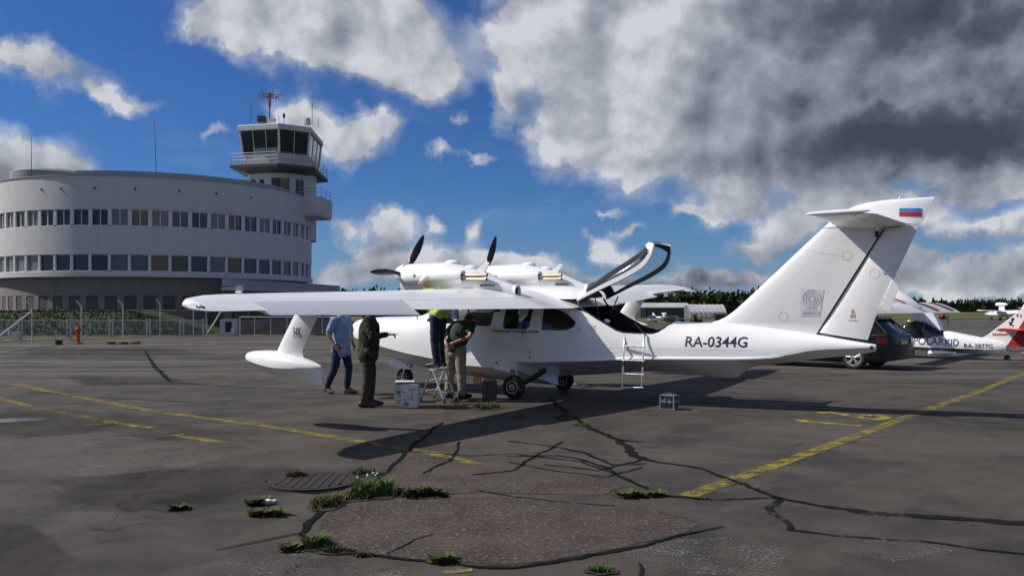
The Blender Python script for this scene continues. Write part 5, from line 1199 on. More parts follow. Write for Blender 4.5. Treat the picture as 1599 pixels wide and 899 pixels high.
# safety vest, on the step ladder, working on the engine
J = dict(pelvis=(0, 0, .92), waist=(.04, 0, 1.06), chest=(.12, -.02, 1.23), neck=(.22, -.03, 1.37), head=(.31, -.03, 1.495), face=(1, -.15, -.35), shL=(.17, .17, 1.32), shR=(.17, -.21, 1.32), elL=(.30, .22, 1.22), elR=(.30, -.32, 1.27), wrL=(.48, .03, 1.34), wrR=(.46, -.42, 1.42),
         hipL=(.0, .10, .89), hipR=(.0, -.10, .89), knL=(.03, .09, .48), knR=(.03, -.09, .48), anL=(-.02, .085, .09), anR=(-.02, -.085, .09), toeL=(.17, .10, .045), toeR=(.17, -.10, .045))
person('mechanic in yellow safety vest, white cap and jeans standing on the step ladder', Vector((-1.30, 14.74, .585)), rad(150), J,
       [('shirt', cloth('grey blue work shirt', (.10, .13, .17)), [('waist', 'chest', .15, .155), ('chest', 'neck', .14, .075), ('shL', 'elL', .065, .055), ('elL', (.46, .05, 1.33), .055, .042), ('shR', 'elR', .065, .055), ('elR', (.44, -.41, 1.41), .055, .042)], 2),
        ('safety_vest', HIVIS, [((.03, .07, .96), (.03, -.07, .96), .12, .12), ((-.04, .07, .96), (-.04, -.07, .96), .12, .12), ((0, 0, 1.0), 'waist', .17, .18), ('waist', 'chest', .18, .17), ('chest', (.19, -.03, 1.33), .15, .10), ('shL', 'shR', .085, .085)], 2),
        ('trousers', JEAN2, [('pelvis', (0, 0, .85), .145, .13), ('hipL', 'knL', .10, .075), ('knL', (-.02, .085, .12), .074, .064), ('hipR', 'knR', .10, .075), ('knR', (-.02, -.085, .12), .074, .064)], 2)]+shoes(J, BOOT),
       None, dict(L=((.8, -.3, .3), (0, -.3, -1), .7, False), R=((.8, -.2, .3), (0, .3, -1), .7, False)), ('cap', CAPW))
# ------------------------------------------------------------------ things on the apron
sl = thing('step_ladder', 'small aluminium step ladder under the mechanic in the safety vest', 'ladder', (-1.3, 14.75, 0)); o0 = Vector((-1.3, 14.75, 0))
q1l, q1r, q2l, q2r = g(657, 625)-o0, g(694, 629.5)-o0, g(678, 621)-o0, g(712, 627)-o0
t1 = (q1l+q1r)/2+Vector((0, 0, .555)); t2 = (q2l+q2r)/2+Vector((0, 0, .555))
for f, t in ((q1l, t1), (q1r, t1), (q2l, t2), (q2r, t2)):
    tt = t+(f-t)*.06; tt.z = t.z
    M = (f-tt); MB().tube([tt, f+Vector((0, 0, .02))], .018, 6).build('rail', ALU, sl, 40); MB().cap(f+Vector((0, 0, .02)), f+Vector((0, 0, .05)), .024, .022, 8).build('foot', BLACK, sl)
def plate(pts, th, nm, m, par): return MB().prism(pts, (0, 0, th)).build(nm, m, par)
for u in (.36, .72):
    for a, b_, ta, tb in ((q1l, q2l, t1, t2), (q1r, q2r, t1, t2)):
        p, q = ta.lerp(a, u), tb.lerp(b_, u); d = (a-ta); d.z = 0; d = d.normalized()*.045; plate([p-d, q-d, q+d, p+d], .022, 'step', ALU, sl)
d1 = (q1r-q1l).normalized()*.10; plate([t1-d1, t2-d1, t2+d1, t1+d1], .025, 'platform', ALU, sl)
CARD = mat('white printed cardboard', (.60, .61, .62), .8, var=.1); PRT = mat('grey blue print', (.24, .27, .32), .8); TEAL = mat('teal print', (.16, .38, .38), .8); REDP = mat('dull red print', (.30, .10, .08), .8)
def carton(lbl, p, rz, w, d, h, prints):
    t = thing('cardboard_box', lbl, 'box', p, (0, 0, rz), 'cardboard boxes by the nose wheel'); MB().box((0, 0, h/2), (w, d, h)).build('carton', CARD, t)
    MB().box((0, -d*.25, h+.002), (w*.98, d*.46, .004)).build('flap', CARD, t); MB().box((0, d*.25, h+.002), (w*.98, d*.46, .004)).build('flap', CARD, t)
    for x, z, a, b_, m in prints: MB().box((x*w, -d/2-.0015, z*h), (a*w, .003, b_*h)).build('print', m, t)
rnd = random.Random(3)
pr1 = [(rnd.uniform(-.38, .38), rnd.uniform(.12, .88), rnd.uniform(.06, .22), rnd.uniform(.02, .06), PRT) for _ in range(16)]+[(.02, .93, .9, .07, REDP), (-.3, .5, .2, .18, PRT)]
pr2 = [(rnd.uniform(-.4, .1), rnd.uniform(.1, .85), rnd.uniform(.08, .3), rnd.uniform(.02, .05), PRT) for _ in range(14)]+[(.18, .6, .05, .5, TEAL), (.25, .36, .2, .05, TEAL), (.25, .84, .22, .05, TEAL), (-.18, .2, .3, .10, PRT)]
carton('white printed cardboard box with a red top edge behind the other box', g(632, 627), rad(4), .34, .30, .36, pr1)
carton('white printed cardboard box with teal lettering in front of the other box', g(641, 634.5), rad(-3), .27, .26, .355, pr2)
cn = thing('plastic_canister', 'dark grey plastic canister standing on the asphalt near the main wheel', 'canister', g(764.5, 626.5))
GREYPL = mat('dark grey plastic', (.035, .037, .042), .5, bump=.1)
def rrect(w, d, z, r=.05, n=5): return [(sx*(w/2-r)+r*math.cos(a), sy*(d/2-r)+r*math.sin(a), z) for sx, sy, a0 in ((1, 1, 0), (-1, 1, 90), (-1, -1, 180), (1, -1, 270)) for a in [rad(a0+90*i/n) for i in range(n+1)]]
MB().loft([rrect(.235, .22, 0), rrect(.25, .235, .02), rrect(.255, .24, .30), rrect(.25, .235, .335)]).build('body', GREYPL, cn, 40); MB().loft([rrect(.262, .247, .325), rrect(.262, .247, .36), rrect(.20, .19, .372)]).build('lid', GREYPL, cn, 40)
MB().tube([(-.08, -.135, .30), (-.08, -.15, .1)], .008, 6).build('ridge', GREYPL, cn); MB().tube([(-.1, 0, .365), (-.07, 0, .40), (.07, 0, .40), (.1, 0, .365)], .010, 6).build('handle', GREYPL, cn)
cs = thing('equipment_case', 'small black case with aluminium edges standing alone on the apron', 'case', g(1047, 640)+Vector((0, .12, 0)), (0, 0, rad(-33)))
cw, cdp, chh = .25, .20, .235; MB().box((0, 0, chh/2+.005), (cw-.01, cdp-.01, chh-.01)).build('shell', mat('black case panel', (.012, .015, .02), .4), cs)
for sx in (-1, 1):
    for sy in (-1, 1): MB().box((sx*(cw/2-.008), sy*(cdp/2-.008), chh/2), (.017, .017, chh)).build('edge', ALU, cs)
for z in (.012, chh-.008, .125, .143):
    for sy in (-1, 1): MB().box((0, sy*(cdp/2-.004), z), (cw-.03, .012, .011)).build('edge', ALU, cs)
    for sx in (-1, 1): MB().box((sx*(cw/2-.004), 0, z), (.012, cdp-.03, .011)).build('edge', ALU, cs)
MB().box((0, 0, chh), (cw-.03, cdp-.03, .01)).build('lid', ALU, cs)
for x in (-.03, .05): MB().box((x, -cdp/2-.006, .145), (.022, .014, .07)).build('clasp', ALU, cs)
MB().tube([(-.06, 0, chh), (-.05, 0, chh+.035), (.05, 0, chh+.035), (.06, 0, chh)], .009, 8).build('handle', BLACK, cs, 50)
bs = MB().tube([g(884, 601.5)+Vector((0, 0, .02)), g(893, 600.8)+Vector((0, 0, .035)), g(900, 601.6)+Vector((0, 0, .02)), g(908, 601)+Vector((0, 0, .018))], .022, 8).build('blue_strap', mat('turquoise webbing', (.03, .22, .32), .7), None, 60); tag(bs, 'turquoise strap lying on the ground behind the far main wheel', 'strap')
lb = MB(); pts = []
for i in range(9):
    for j in range(7):
        p = loc(704+1.6*i, 480+3.1*j, s=-1.02+.05*math.sin(i*1.1)+.02*math.sin(j*1.7)); pts.append(tuple(p))
lb.add(pts, [(i*7+j, i*7+j+1, (i+1)*7+j+1, (i+1)*7+j) for i in range(8) for j in range(6)])
jk = lb.build('draped_jacket', cloth('pale blue nylon', (.42, .60, .74)), None, 180, PO, (PHI, 0, -PSI)); so = jk.modifiers.new('s', 'SOLIDIFY'); so.thickness = .02; apply_mods(jk); shade(jk.data, 180); tag(jk, 'light blue jacket draped at the cabin doorway beside the mechanic', 'jacket')
# ------------------------------------------------------------------ dark estate car behind the tail
CARGL = mat('dark car glass', (.006, .007, .009), .12, spec=.3)
PAINT = mat('dark blue black car paint', (.004, .005, .008), .3, coat=.15, spec=.3); CHROME = mat('chrome trim', (.6, .6, .62), .15, 1.); TRIM = mat('black plastic trim', (.012, .012, .013), .6)
hd = rad(137); Rc = Matrix.Rotation(hd, 3, 'Z'); cp = g(1336, 576)-Rc @ Vector((-1.42, .76, 0))
car = thing('estate_car', 'dark blue black estate car parked behind the tail of the large aircraft', 'car', cp, (0, 0, hd))
def cring(x, w, z0, z1, r=.10):
    P = []
    for sx, sz, a0 in ((1, 1, 0), (-1, 1, 90), (-1, -1, 180), (1, -1, 270)):
        for i in range(5): a = rad(a0+90*i/4); P.append((x, sx*(w-r)+r*math.cos(a), (z1-r if sz > 0 else z0+r)+r*math.sin(a)))
    return P
CB = [(2.40, .66, .30, .60), (2.3, .78, .24, .70), (2.05, .86, .20, .76), (1.5, .895, .18, .84), (.9, .90, .17, .93), (0, .905, .17, .95), (-1.0, .905, .17, .97), (-1.8, .895, .19, .99), (-2.15, .87, .22, .99), (-2.33, .83, .26, .95), (-2.42, .76, .32, .84)]
MB().loft([cring(*r) for r in smooth_tab(CB, 3)]).build('body', PAINT, car, 40)
def gring(x, wb_, wt_, z0, z1): return [(x, -wb_, z0), (x, -(wb_*.55+wt_*.45), z0+(z1-z0)*.5), (x, -wt_, z1-.05), (x, -wt_*.82, z1), (x, wt_*.82, z1), (x, wt_, z1-.05), (x, wb_*.55+wt_*.45, z0+(z1-z0)*.5), (x, wb_, z0)]
MB().loft([gring(1.15, .80, .74, .90, .97), gring(.75, .82, .70, .92, 1.14), (gring(.25, .83, .65, .93, 1.37)), gring(-.3, .83, .64, .94, 1.445), gring(-1.2, .82, .63, .95, 1.44), gring(-1.75, .80, .61, .96, 1.40), gring(-2.0, .79, .66, .96, 1.25), gring(-2.3, .78, .74, .93, .98)]).build('greenhouse', CARGL, car, 30)
MB().loft([[(x, -w, z-.035), (x, -w*.85, z+.012), (x, w*.85, z+.012), (x, w, z-.035)] for x, w, z in ((.28, .66, 1.375), (-.3, .655, 1.45), (-1.2, .645, 1.445), (-1.72, .63, 1.41), (-1.86, .60, 1.38))]).build('roof', PAINT, car, 40)
for s in (-1, 1):
    for pts in ([(1.12, .81, .93), (.3, .66, 1.36)], [(.02, .83, .93), (-.1, .66, 1.40)], [(-.95, .83, .95), (-1.02, .655, 1.40)], [(-1.62, .82, .95), (-1.78, .635, 1.37)], [(-2.25, .79, .96), (-1.83, .62, 1.37)]): MB().tube([(x, s*y, z) for x, y, z in pts], .035, 6).build('pillar', PAINT, car, 60)
    MB().tube([(.1, s*.58, 1.44), (-.1, s*.58, 1.50), (-1.5, s*.57, 1.49), (-1.7, s*.57, 1.42)], .017, 6).build('roof_rail', CHROME, car, 60)
    MB().box((-.4, s*.909, .955), (2.9, .012, .02)).build('belt_trim', CHROME, car)
    MB().loft([[(x, s*y, .70), (x, s*y, .86)] + [(x-.0, s*(y-.05), .86), (x, s*(y-.05), .70)] for x, y in ((-2.02, .895), (-2.25, .865), (-2.37, .80), (-2.43, .66), (-2.44, .52))]).build('tail_light', mat('red tail lamp', (.10, .005, .006), .25, coat=.2), car, 40)
    for x in (-1.42, 1.43):
        c = (x, s*.80, .315)
        tw = MB().lathe([(.20, -.10), (.27, -.115), (.31, -.09), (.318, -.03), (.318, .03), (.31, .09), (.27, .115), (.20, .10)], 'Y', 28, c).build('wheel', TYRE, car, 40)
        MB().lathe([(.215, s*.10), (.22, s*.118), (.20, s*.10), (.19, s*.02), (0, s*.02)], 'Y', 28, c, caps=False).build('rim', mat('dark rim well', (.02, .02, .022), .5), tw, 40)
        MB().lathe([(.222, s*.105), (.218, s*.122), (.195, s*.118), (.19, s*.10)], 'Y', 28, c, caps=False).build('rim_lip', ALU, tw, 40)
        for i in range(5):
            for d in (-.16, .16):
                a = i*1.2566+.3; a2 = a+d; MB().tube([(c[0]+.04*math.cos(a), c[1]+s*.125, c[2]+.04*math.sin(a)), (c[0]+.205*math.cos(a2), c[1]+s*.112, c[2]+.205*math.sin(a2))], [.022, .017], 6).build('spoke', mat('silver alloy', (.55, .56, .58), .3, .6), tw, 60)
        MB().lathe([(.05, s*.12), (.045, s*.14), (0, s*.142)], 'Y', 12, c, caps=False).build('hub_cap', ALU, tw, 40)
        n = 12; MB().tube([(c[0]+.36*math.cos(math.pi*i/n), s*.898, c[2]+.36*math.sin(math.pi*i/n)) for i in range(n+1)], .022, 6).build('wheel_arch', TRIM, car, 60)
    MB().box((-.75, s*.912, .84), (.18, .02, .03)).box((.25, s*.912, .84), (.18, .02, .03)).build('door_handle', PAINT, car)
    MB().ell((.85, s*.98, 1.0), (.09, .10, .07), 10, 6).build('wing_mirror', PAINT, car, 60)
MB().box((-2.43, 0, .73), (.02, .50, .10)).build('number_plate', mat('number plate white', (.5, .5, .5), .5), car); MB().box((-2.435, 0, .82), (.03, .9, .02)).build('chrome_strip', CHROME, car)
MB().loft([[(x, -w, .28), (x, w, .28), (x, w*.98, .60), (x, -w*.98, .60)] for x, w in ((-2.2, .88), (-2.42, .82), (-2.50, .66))]).build('rear_bumper', PAINT, car, 40); MB().box((-2.40, 0, .58), (.16, 1.5, .015)).build('bumper_trim', CHROME, car)
MB().tube([(-1.95, -.56, 1.30), (-2.32, -.3, 1.02)], .010, 5).build('wiper', TRIM, car); MB().box((-1.86, 0, 1.405), (.20, 1.1, .03)).build('spoiler', PAINT, car)
# ------------------------------------------------------------------ small red and white aircraft parked at the right
PS2 = .70; O2 = Vector((13.47, 28, 0)); R2 = Matrix.Rotation(-PS2, 3, 'Z'); R2I = R2.transposed(); l2 = lambda px, py, s: loc(px, py, s=s, O=O2, RI=R2I)
HRIBW = mat('canopy frame grey', (.12, .12, .13), .5)
A2C = thing('light_aircraft', 'small white light aircraft with red tail and dark blue lettering parked at the right edge', 'aircraft', O2, (0, 0, -PS2))
RED = mat('aircraft red', (.42, .018, .015), .35, coat=.3); CRIM = mat('crimson stripe', (.26, .03, .05), .4); LETB = mat('deep blue lettering', (.02, .035, .13), .5)
rows = []
for px, yt_, yb, w in ((1376, 527, 541, .44), (1390, 524, 541.5, .52), (1412, 522.5, 542, .55), (1430, 522, 543, .55), (1450, 520.5, 544, .53), (1475, 516.5, 545.5, .47), (1505, 522, 546.8, .38), (1535, 527.5, 548, .29), (1562, 533, 548.8, .19), (1571, 536, 549, .12)):
    b_ = l2(px, yb, -w); tz = l2(px, yt_, -w*.4).z; rows.append([(b_.x, y, z) for y, z in ((-w*.25, b_.z-.10), (-w, b_.z+.03), (-w*1.03, b_.z+.14), (-w*.93, (b_.z+tz)/2+.05), (-w*.62, tz-.05), (-w*.25, tz), (w*.25, tz), (w*.62, tz-.05), (w*.93, (b_.z+tz)/2+.05), (w*1.03, b_.z+.14), (w, b_.z+.03), (w*.25, b_.z-.10))])
n0 = rows[0]; cx = sum(p[0] for p in n0)/12; zc_ = sum(p[2] for p in n0)/12
rows = [[(cx-1.3, p[1]*.15, zc_+(p[2]-zc_)*.2) for p in n0], [(cx-.9, p[1]*.6, zc_+(p[2]-zc_)*.6) for p in n0]]+rows
f2_ = MB().loft(rows).build('fuselage', WHITE, A2C, 50); B2 = bvh_of(f2_)
def d2(name, px, m, s=-.5, off=.006, B_=None):
    v = [l2(x, y, s) for x, y in px]; vv, ff2 = fan_poly([(p.x, p.z) for p in v], 2); return decal(name, vv, ff2, m, -1, off, B_ or B2, A2C)
cr_ = []
for px, yt_, yb, w in ((1388, 523, 527, .36), (1400, 511, 526, .46), (1412, 503, 526, .50), (1428, 499.5, 526, .50), (1442, 502, 526, .49), (1456, 509.5, 525, .46), (1472, 518, 524, .40)):
    b_ = l2(px, yb, -w); tz = l2(px, yt_, -w*.5).z; cr_.append([(b_.x, -w, b_.z), (b_.x, -w*.96, b_.z*.5+tz*.5), (b_.x, -w*.7, tz-.03), (b_.x, -w*.3, tz), (b_.x, w*.3, tz), (b_.x, w*.7, tz-.03), (b_.x, w*.96, b_.z*.5+tz*.5), (b_.x, w, b_.z)])
cn2 = MB().loft(cr_).build('canopy', GLASSDK, A2C, 40)
for k in (2, 4): MB().tube([Vector(p)+Vector((0, .004 if p[1] > 0 else -.004, .004)) for p in cr_[k]], .018, 5).build('canopy_frame', HRIBW, cn2)
def t2(body, tl, br, m, s, B_=None):
    p, q = l2(*tl, s), l2(*br, s); v, f = text_fit(body, q.x-p.x, p.z-q.z); return decal('lettering', [(p.x+x, q.z+y) for x, y in v], f, m, -1, .012, B_ or B2, A2C, 2)
t2('POLAR', (1427, 526), (1474, 538.5), LETB, -.5); t2('KID', (1476, 529), (1496, 540), LETB, -.47); t2('RA-2877G', (1506, 536), (1549, 544), LETTER, -.33)
d2('boot_stripe', [(1426, 541.5), (1500, 544.5), (1568, 547.5), (1568, 549), (1500, 547.5), (1426, 544)], NAVY)
fp = [l2(x, y, 0) for x, y in ((1526, 530), (1540, 524), (1599, 480), (1622, 463), (1640, 463), (1599, 500), (1572, 541))]
fv = MB().prism([(p.x, -.045, p.z) for p in fp], (0, .09, 0)).build('tail_fin', WHITE, A2C)
rp = [l2(x, y, 0) for x, y in ((1573, 541), (1600, 500.5), (1640, 463.5), (1662, 463.5), (1612, 541))]; MB().prism([(p.x, -.04, p.z) for p in rp], (0, .08, 0)).build('rudder', RED, A2C)
B3 = bvh_of(fv)
for pts in ([(1576, 508), (1578.5, 508.5), (1584, 497.5), (1581, 496)], [(1574.5, 504), (1576.5, 502), (1583.5, 508.5), (1582, 510)], [(1578, 500), (1579.5, 496.5), (1583.5, 496), (1584, 499), (1582.2, 498), (1580, 498)]): d2('ribbon_emblem', pts, LETB, -.045, .004, B3)
d2('flag_mark', [(1587.5, 490), (1590, 490), (1590, 494.5), (1587.5, 494.5)], LETB, -.045, .004, B3); d2('flag_mark', [(1593, 491), (1595.5, 491), (1595.5, 495.5), (1593, 495.5)], FRED, -.045, .004, B3)
for i in range(8): d2('print_line', [(1550+i*3, 520.5), (1552.2+i*3, 520.5), (1552.2+i*3, 524), (1550+i*3, 524)], FRED, -.045, .004, B3)
sp_ = [l2(1554, 515, -1.3), l2(1640, 520, -1.3)]
for sg in (-1, 1): MB().loft([[(sp_[0].x+.0, sg*s, sp_[0].z), (sp_[0].x+.15, sg*s, sp_[0].z+.05), (sp_[0].x+.85, sg*s, sp_[0].z), (sp_[0].x+.15, sg*s, sp_[0].z-.05)] for s in (.03, 1.3)]).build('stabilizer', RED, A2C, 30)
MB().loft([[(sp_[0].x+.85, s, sp_[0].z+.0), (sp_[0].x+1.2, s, sp_[0].z-.03), (sp_[0].x+.85, s, sp_[0].z-.04)] for s in (-1.3, 1.3)]).build('elevator', RED, A2C)
wle, wte = l2(1468, 472.5, 5.1), l2(1500, 487.5, 5.1); chd = math.hypot(wte.x-wle.x+.25, wle.z-wte.z); la_, lz_ = wle.x-.25, wle.z-.02
def w2(s, x0=0, x1=1):
    ex = Vector((wte.x-la_, wte.z-lz_)).normalized(); ez = Vector((-ex.y, ex.x)); xs = [x0+(x1-x0)*i/8 for i in range(9)]; P = [(x, .02*4*x*(1-x)+yt(x, .13)) for x in xs[::-1]]+[(x, .02*4*x*(1-x)-yt(x, .13)) for x in xs[1:-1]]
    return [(la_+(ex.x*x+ez.x*z)*chd, s, lz_+(ex.y*x+ez.y*z)*chd) for x, z in P]
w_o = MB().loft([w2(s) for s in (-5.1, -3, 0, 3, 5.1)]).build('wing', WHITE, A2C, 40); B4 = bvh_of(w_o)
def wdec(a0, a1, s0, s1, sk=.25):
    v, f = [], []
    for i in range(9):
        for j in range(3):
            a = a0+(a1-a0)*i/8; s = s0+(s1-s0)*j/2+sk*(i/8-.5); h_ = B4.ray_cast(Vector((a, s, 5)), Vector((0, 0, -1)))[0]; v.append((a, s, (h_.z if h_ else lz_)+.014))
    f = [(i*3+j, i*3+j+1, i*3+j+4, i*3+j+3) for i in range(8) for j in range(2)]; return MB().add(v, f).build('wing_stripe', CRIM, A2C)
wdec(la_+.15, wte.x-.10, 3.7, 4.5, .3); wdec(la_+.15, wte.x-.10, 1.6, 2.3, .3); wdec(la_+.15, wte.x-.3, .3, .7, .5)
e0, e1 = l2(1395, 463, 0), l2(1437, 479.5, 0); MB().tube([e0-(e1-e0)*.6, e0-(e1-e0)*.25, e0, e0.lerp(e1, .45), e0.lerp(e1, .8), e1], [.10, .27, .30, .23, .12, .02], 16).build('engine_nacelle', WHITE, A2C, 50)
for k in (.0, 1): MB().tube([e0.lerp(e1, .0)+Vector((0, -.3, -.02-.12*k)), e0.lerp(e1, .5)+Vector((0, -.225, -.02-.06*k))], .02, 5).build('engine_stripe', CRIM, A2C)
pc_ = e0-(e1-e0)*.62
for a in (80, 200, 320): v = Vector((0, math.cos(rad(a)), math.sin(rad(a)))); MB().loft([[(pc_.x, *(v*r+Vector((-v.z, v.y)) if False else Vector((pc_.y, pc_.z))+Vector((v.y*r-v.z*w, v.z*r+v.y*w)))) for w in (-c, c)]+[(pc_.x+.03, *(Vector((pc_.y, pc_.z))+Vector((v.y*r-v.z*w, v.z*r+v.y*w)))) for w in (c, -c)] for r, c in ((.05, .03), (.4, .08), (.8, .03))]).build('propeller_blade', CARBON, A2C)
py_ = [l2(x, y, -.16) for x, y in ((1424, 487), (1457, 489), (1463, 499), (1471, 518), (1456, 509), (1440, 501.5), (1424, 500))]; MB().prism([(p.x, -.20, p.z) for p in py_], (0, .40, 0)).build('pylon', WHITE, A2C)
q0, q1 = l2(1449, 551, -.9), l2(1492, 551, -.9); MB().loft([[(x, -.9-w, z), (x, -.9, z-h), (x, -.9+w, z), (x, -.9, z+h)] for x, z, w, h in ((q0.x, q0.z, .02, .04), (q0.x+.05, q0.z, .10, .09), (q0.lerp(q1, .5).x, q0.z, .12, .08), (q1.x, q0.z+.03, .02, .02))]).build('sponson', WHITE, A2C, 40)
MB().box((q0.x+.4, -.7, q0.z+.02), (.4, .35, .05)).build('sponson_arm', WHITE, A2C)
tw = l2(1570, 545, 0); MB().tube([(tw.x, 0, tw.z+.03), (tw.x+.16, 0, tw.z-.06), (tw.x+.5, 0, tw.z-.02)], .015, 6).build('tail_spring', DARK, A2C); MB().lathe([(.09, -.04), (.09, .04)], 'Y', 14, (tw.x+.05, 0, .09)).build('tail_wheel', TYRE, A2C)
wr = l2(1592, 551, 0); MB().ell((wr.x+.3, 0, wr.z), (.3, .05, .05), 12, 6).build('water_rudder', RED, A2C, 60)
for sg in (-1, 1): MB().lathe([(.17, -.06), (.19, -.04), (.19, .04), (.17, .06)], 'Y', 16, (cx+.5, sg*.75, .19)).build('wheel', TYRE, A2C, 40)
sa = l2(1480, 490, 3.6); MB().tube([(sa.x, 3.6, sa.z), (sa.x, 3.6, sa.z-.4)], .015, 5).build('aerial', DARK, A2C)
# ------------------------------------------------------------------ far side of the field
def gz(px, py, d): x = (px-799.5)/F*d; return Vector((x, d, ground_z(x, d)))
HB1 = mat('dark blue grey cladding', (.035, .045, .055), .6, var=.1, vscale=.3); HROOF = mat('pale fabric roof', (.42, .42, .43), .7, var=.1, vscale=.2); HRIB = mat('grey fabric skirt', (.12, .13, .15), .7)
def hangar(name, label, x0, x1, y0, depth, eave, ridge, wallm, ribs, panels):
    b_ = Vector(((x0+x1)/2, y0, ground_z(x0, y0))); t = thing(name, label, 'hangar', b_); L = (x1-x0)/2
    n = 16; prof = [(depth*i/n, eave+(ridge-eave)*math.sin(math.pi*i/n)**.75) for i in range(n+1)]
    MB().loft([[(x, y, z) for y, z in prof]+[(x, y, z-.12) for y, z in prof[::-1]] for x in (-L, L)]).build('roof', HROOF, t, 40)
    if panels:
        k = 10
        for i in range(k): MB().box((-L+2*L*(i+.5)/k, .05, eave/2), (2*L/k-.03, .15, eave)).build('wall_panel', wallm, t)
        MB().box((-L+1.0, -.1, eave/2), (1.1, .1, eave*.95)).build('door', HRIB, t)
    for sx in (-1, 1): MB().add([(sx*(L-.05), y, 0) for y in (0, depth)]+[(sx*(L-.05), y, z-.05) for y, z in prof[::-1]], [tuple(range(n+3))]).build('gable', wallm, t)
    MB().box((0, depth, eave/2), (2*L, .15, eave)).build('rear_wall', wallm, t)
    return t, L
hangar('dark_hangar', 'dark hangar with pale curved roof behind the open hatch', 201*260/1300, 279.5*260/1300, 260, 14, 3.4, 4.9, HB1, 0, True)
th, L = hangar('fabric_hangar', 'pale ribbed fabric hangar beside the dark hangar', 279*250/1300, 336*250/1300, 250, 13, .3, 4.3, HRIB, 1, False)
n = 10
for i in range(9):
    x = -L+2*L*i/8; MB().tube([(x, 13*q/20-.03, .3+4.0*math.sin(math.pi*q/20)**.75+.03) for q in range(0, 11)], .07, 5).build('rib', HROOF, th)
for i in range(8): MB().loft([[(-L+2*L*(i+f)/8, 13*q/40-.04, .3+4.0*math.sin(math.pi*q/40)**.75+.0) for q in (0, 1, 2, 3, 4)]+[(-L+2*L*(i+f)/8, 13*q/40+.1, .3+4.0*math.sin(math.pi*q/40)**.75-.1) for q in (4, 3, 2, 1, 0)] for f in (.04, .96)]).build('skirt_panel', HRIB, th)
def smallcar(lbl, p, m, rz):
    t = thing('parked_car', lbl, 'car', p, (0, 0, rz)); MB().loft([cring(*r) for r in CB]).build('body', m, t, 40)
    MB().loft([gring(1.0, .80, .72, .88, .95), gring(.25, .83, .65, .93, 1.37), gring(-1.2, .82, .63, .95, 1.40), gring(-2.1, .78, .70, .95, 1.0)]).build('greenhouse', GLASSDK, t, 30)
    for x in (-1.42, 1.43):
        for s in (-1, 1): MB().lathe([(.31, -.1), (.31, .1)], 'Y', 12, (x, s*.8, .31)).build('wheel', TYRE, t)
smallcar('silver grey car parked facing the apron before the dark hangar', gz(1018, 503, 168), mat('silver paint', (.30, .31, .33), .3, .5), rad(-95))
smallcar('dark car parked before the right end of the dark hangar', gz(1053, 503, 172), PAINT, rad(-60))
def farplane(lbl, p, rz, sc=1.):
    t = thing('parked_aircraft', lbl, 'aircraft', p, (0, 0, rz)); t.scale = (sc, sc, sc)
    MB().loft([[(x, w*c, zc+h*s) for c, s in [(math.cos(a), math.sin(a)) for a in [k*math.pi/5 for k in range(10)]]] for x, w, h, zc in ((-2.6, .05, .05, .95), (-1.8, .4, .3, .9), (-.4, .55, .5, .95), (1.0, .35, .35, 1.0), (3.2, .10, .14, 1.15))]).build('fuselage', WHITE, t, 60)
    MB().loft([[(x, s, z) for x, z in ((-.7, 1.25+abs(s)*.03), (-.4, 1.36+abs(s)*.03), (.7, 1.24+abs(s)*.03), (-.4, 1.2+abs(s)*.03))] for s in (-5, 0, 5)]).build('wing', WHITE, t, 40)
    MB().loft([[(x, -.04, z) for x, z in ((2.3, 1.1), (3.3, 1.1), (3.7, 2.5), (3.1, 2.5))], [(x, .04, z) for x, z in ((2.3, 1.1), (3.3, 1.1), (3.7, 2.5), (3.1, 2.5))]]).build('tail_fin', WHITE, t)
    MB().loft([[(x, s, z) for x, z in ((2.9, 1.75), (3.1, 1.8), (3.6, 1.75), (3.1, 1.72))] for s in (-1.3, 1.3)]).build('stabilizer', WHITE, t)
    MB().lathe([(.05, -1.1), (.24, -.9), (.28, -.3), (.2, .4), (.05, .7)], 'X', 14, (0, 0, 2.25)).build('engine_pod', WHITE, t, 50); MB().loft([[(-.6, s, 1.3), (.3, s, 1.3), (.2, s, 2.1), (-.5, s, 2.1)] for s in (-.05, .05)]).build('pylon', WHITE, t)
    MB().loft([[(-.9, .4, 1.2), (-.2, .4, 1.2)], [(-.9, -.4, 1.2), (-.2, -.4, 1.2)]] if False else [[(-1.5, s*.9, 1.1), (-.2, s, 1.35), (-.2, s*.8, 1.46), (-1.0, s*.7, 1.40)] for s in (-.42, .42)]).build('canopy', GLASSDK, t)
    for x, y in ((-1.7, 0), (.2, -.95), (.2, .95)): MB().lathe([(.2, -.08), (.2, .08)], 'Y', 12, (x, y, .2)).tube([(x, y, .2), (x, y*.5, .8)], .04, 5).build('wheel', TYRE, t)
    return t
farplane('distant white amphibious aircraft with raised engine before the right treeline', gz(1566, 500, 118), rad(-62))
farplane('distant white aircraft parked in front of the dark hangar wall', gz(1036, 499, 205), rad(150), .8)
yb_ = thing('yellow_barrel', 'yellow barrel standing far off behind the estate car', 'barrel', g(1420.5, 512.5)); YPL = mat('yellow plastic', (.55, .40, .03), .5)
MB().lathe([(.2, 0), (.23, .05), (.21, .3), (.23, .34), (.21, .6), (.12, .72), (0, .74)], n=14).build('body', YPL, yb_, 40); MB().lathe([(.235, .25), (.235, .38)], n=14).build('band', DARK, yb_)
oc = thing('orange_trolley', 'orange ground trolley on the grass edge behind the light aircraft', 'trolley', gz(1470, 497, 130), (0, 0, .1))
MB().box((0, 0, .45), (1.1, .6, .18)).build('bed', ORANGE, oc); MB().box((.25, 0, .72), (.4, .45, .36)).build('box', ORANGE, oc)
for x in (-.4, .4): MB().lathe([(.18, -.35), (.18, .35)], 'Y', 12, (x, 0, .18)).build('wheel', TYRE, oc)
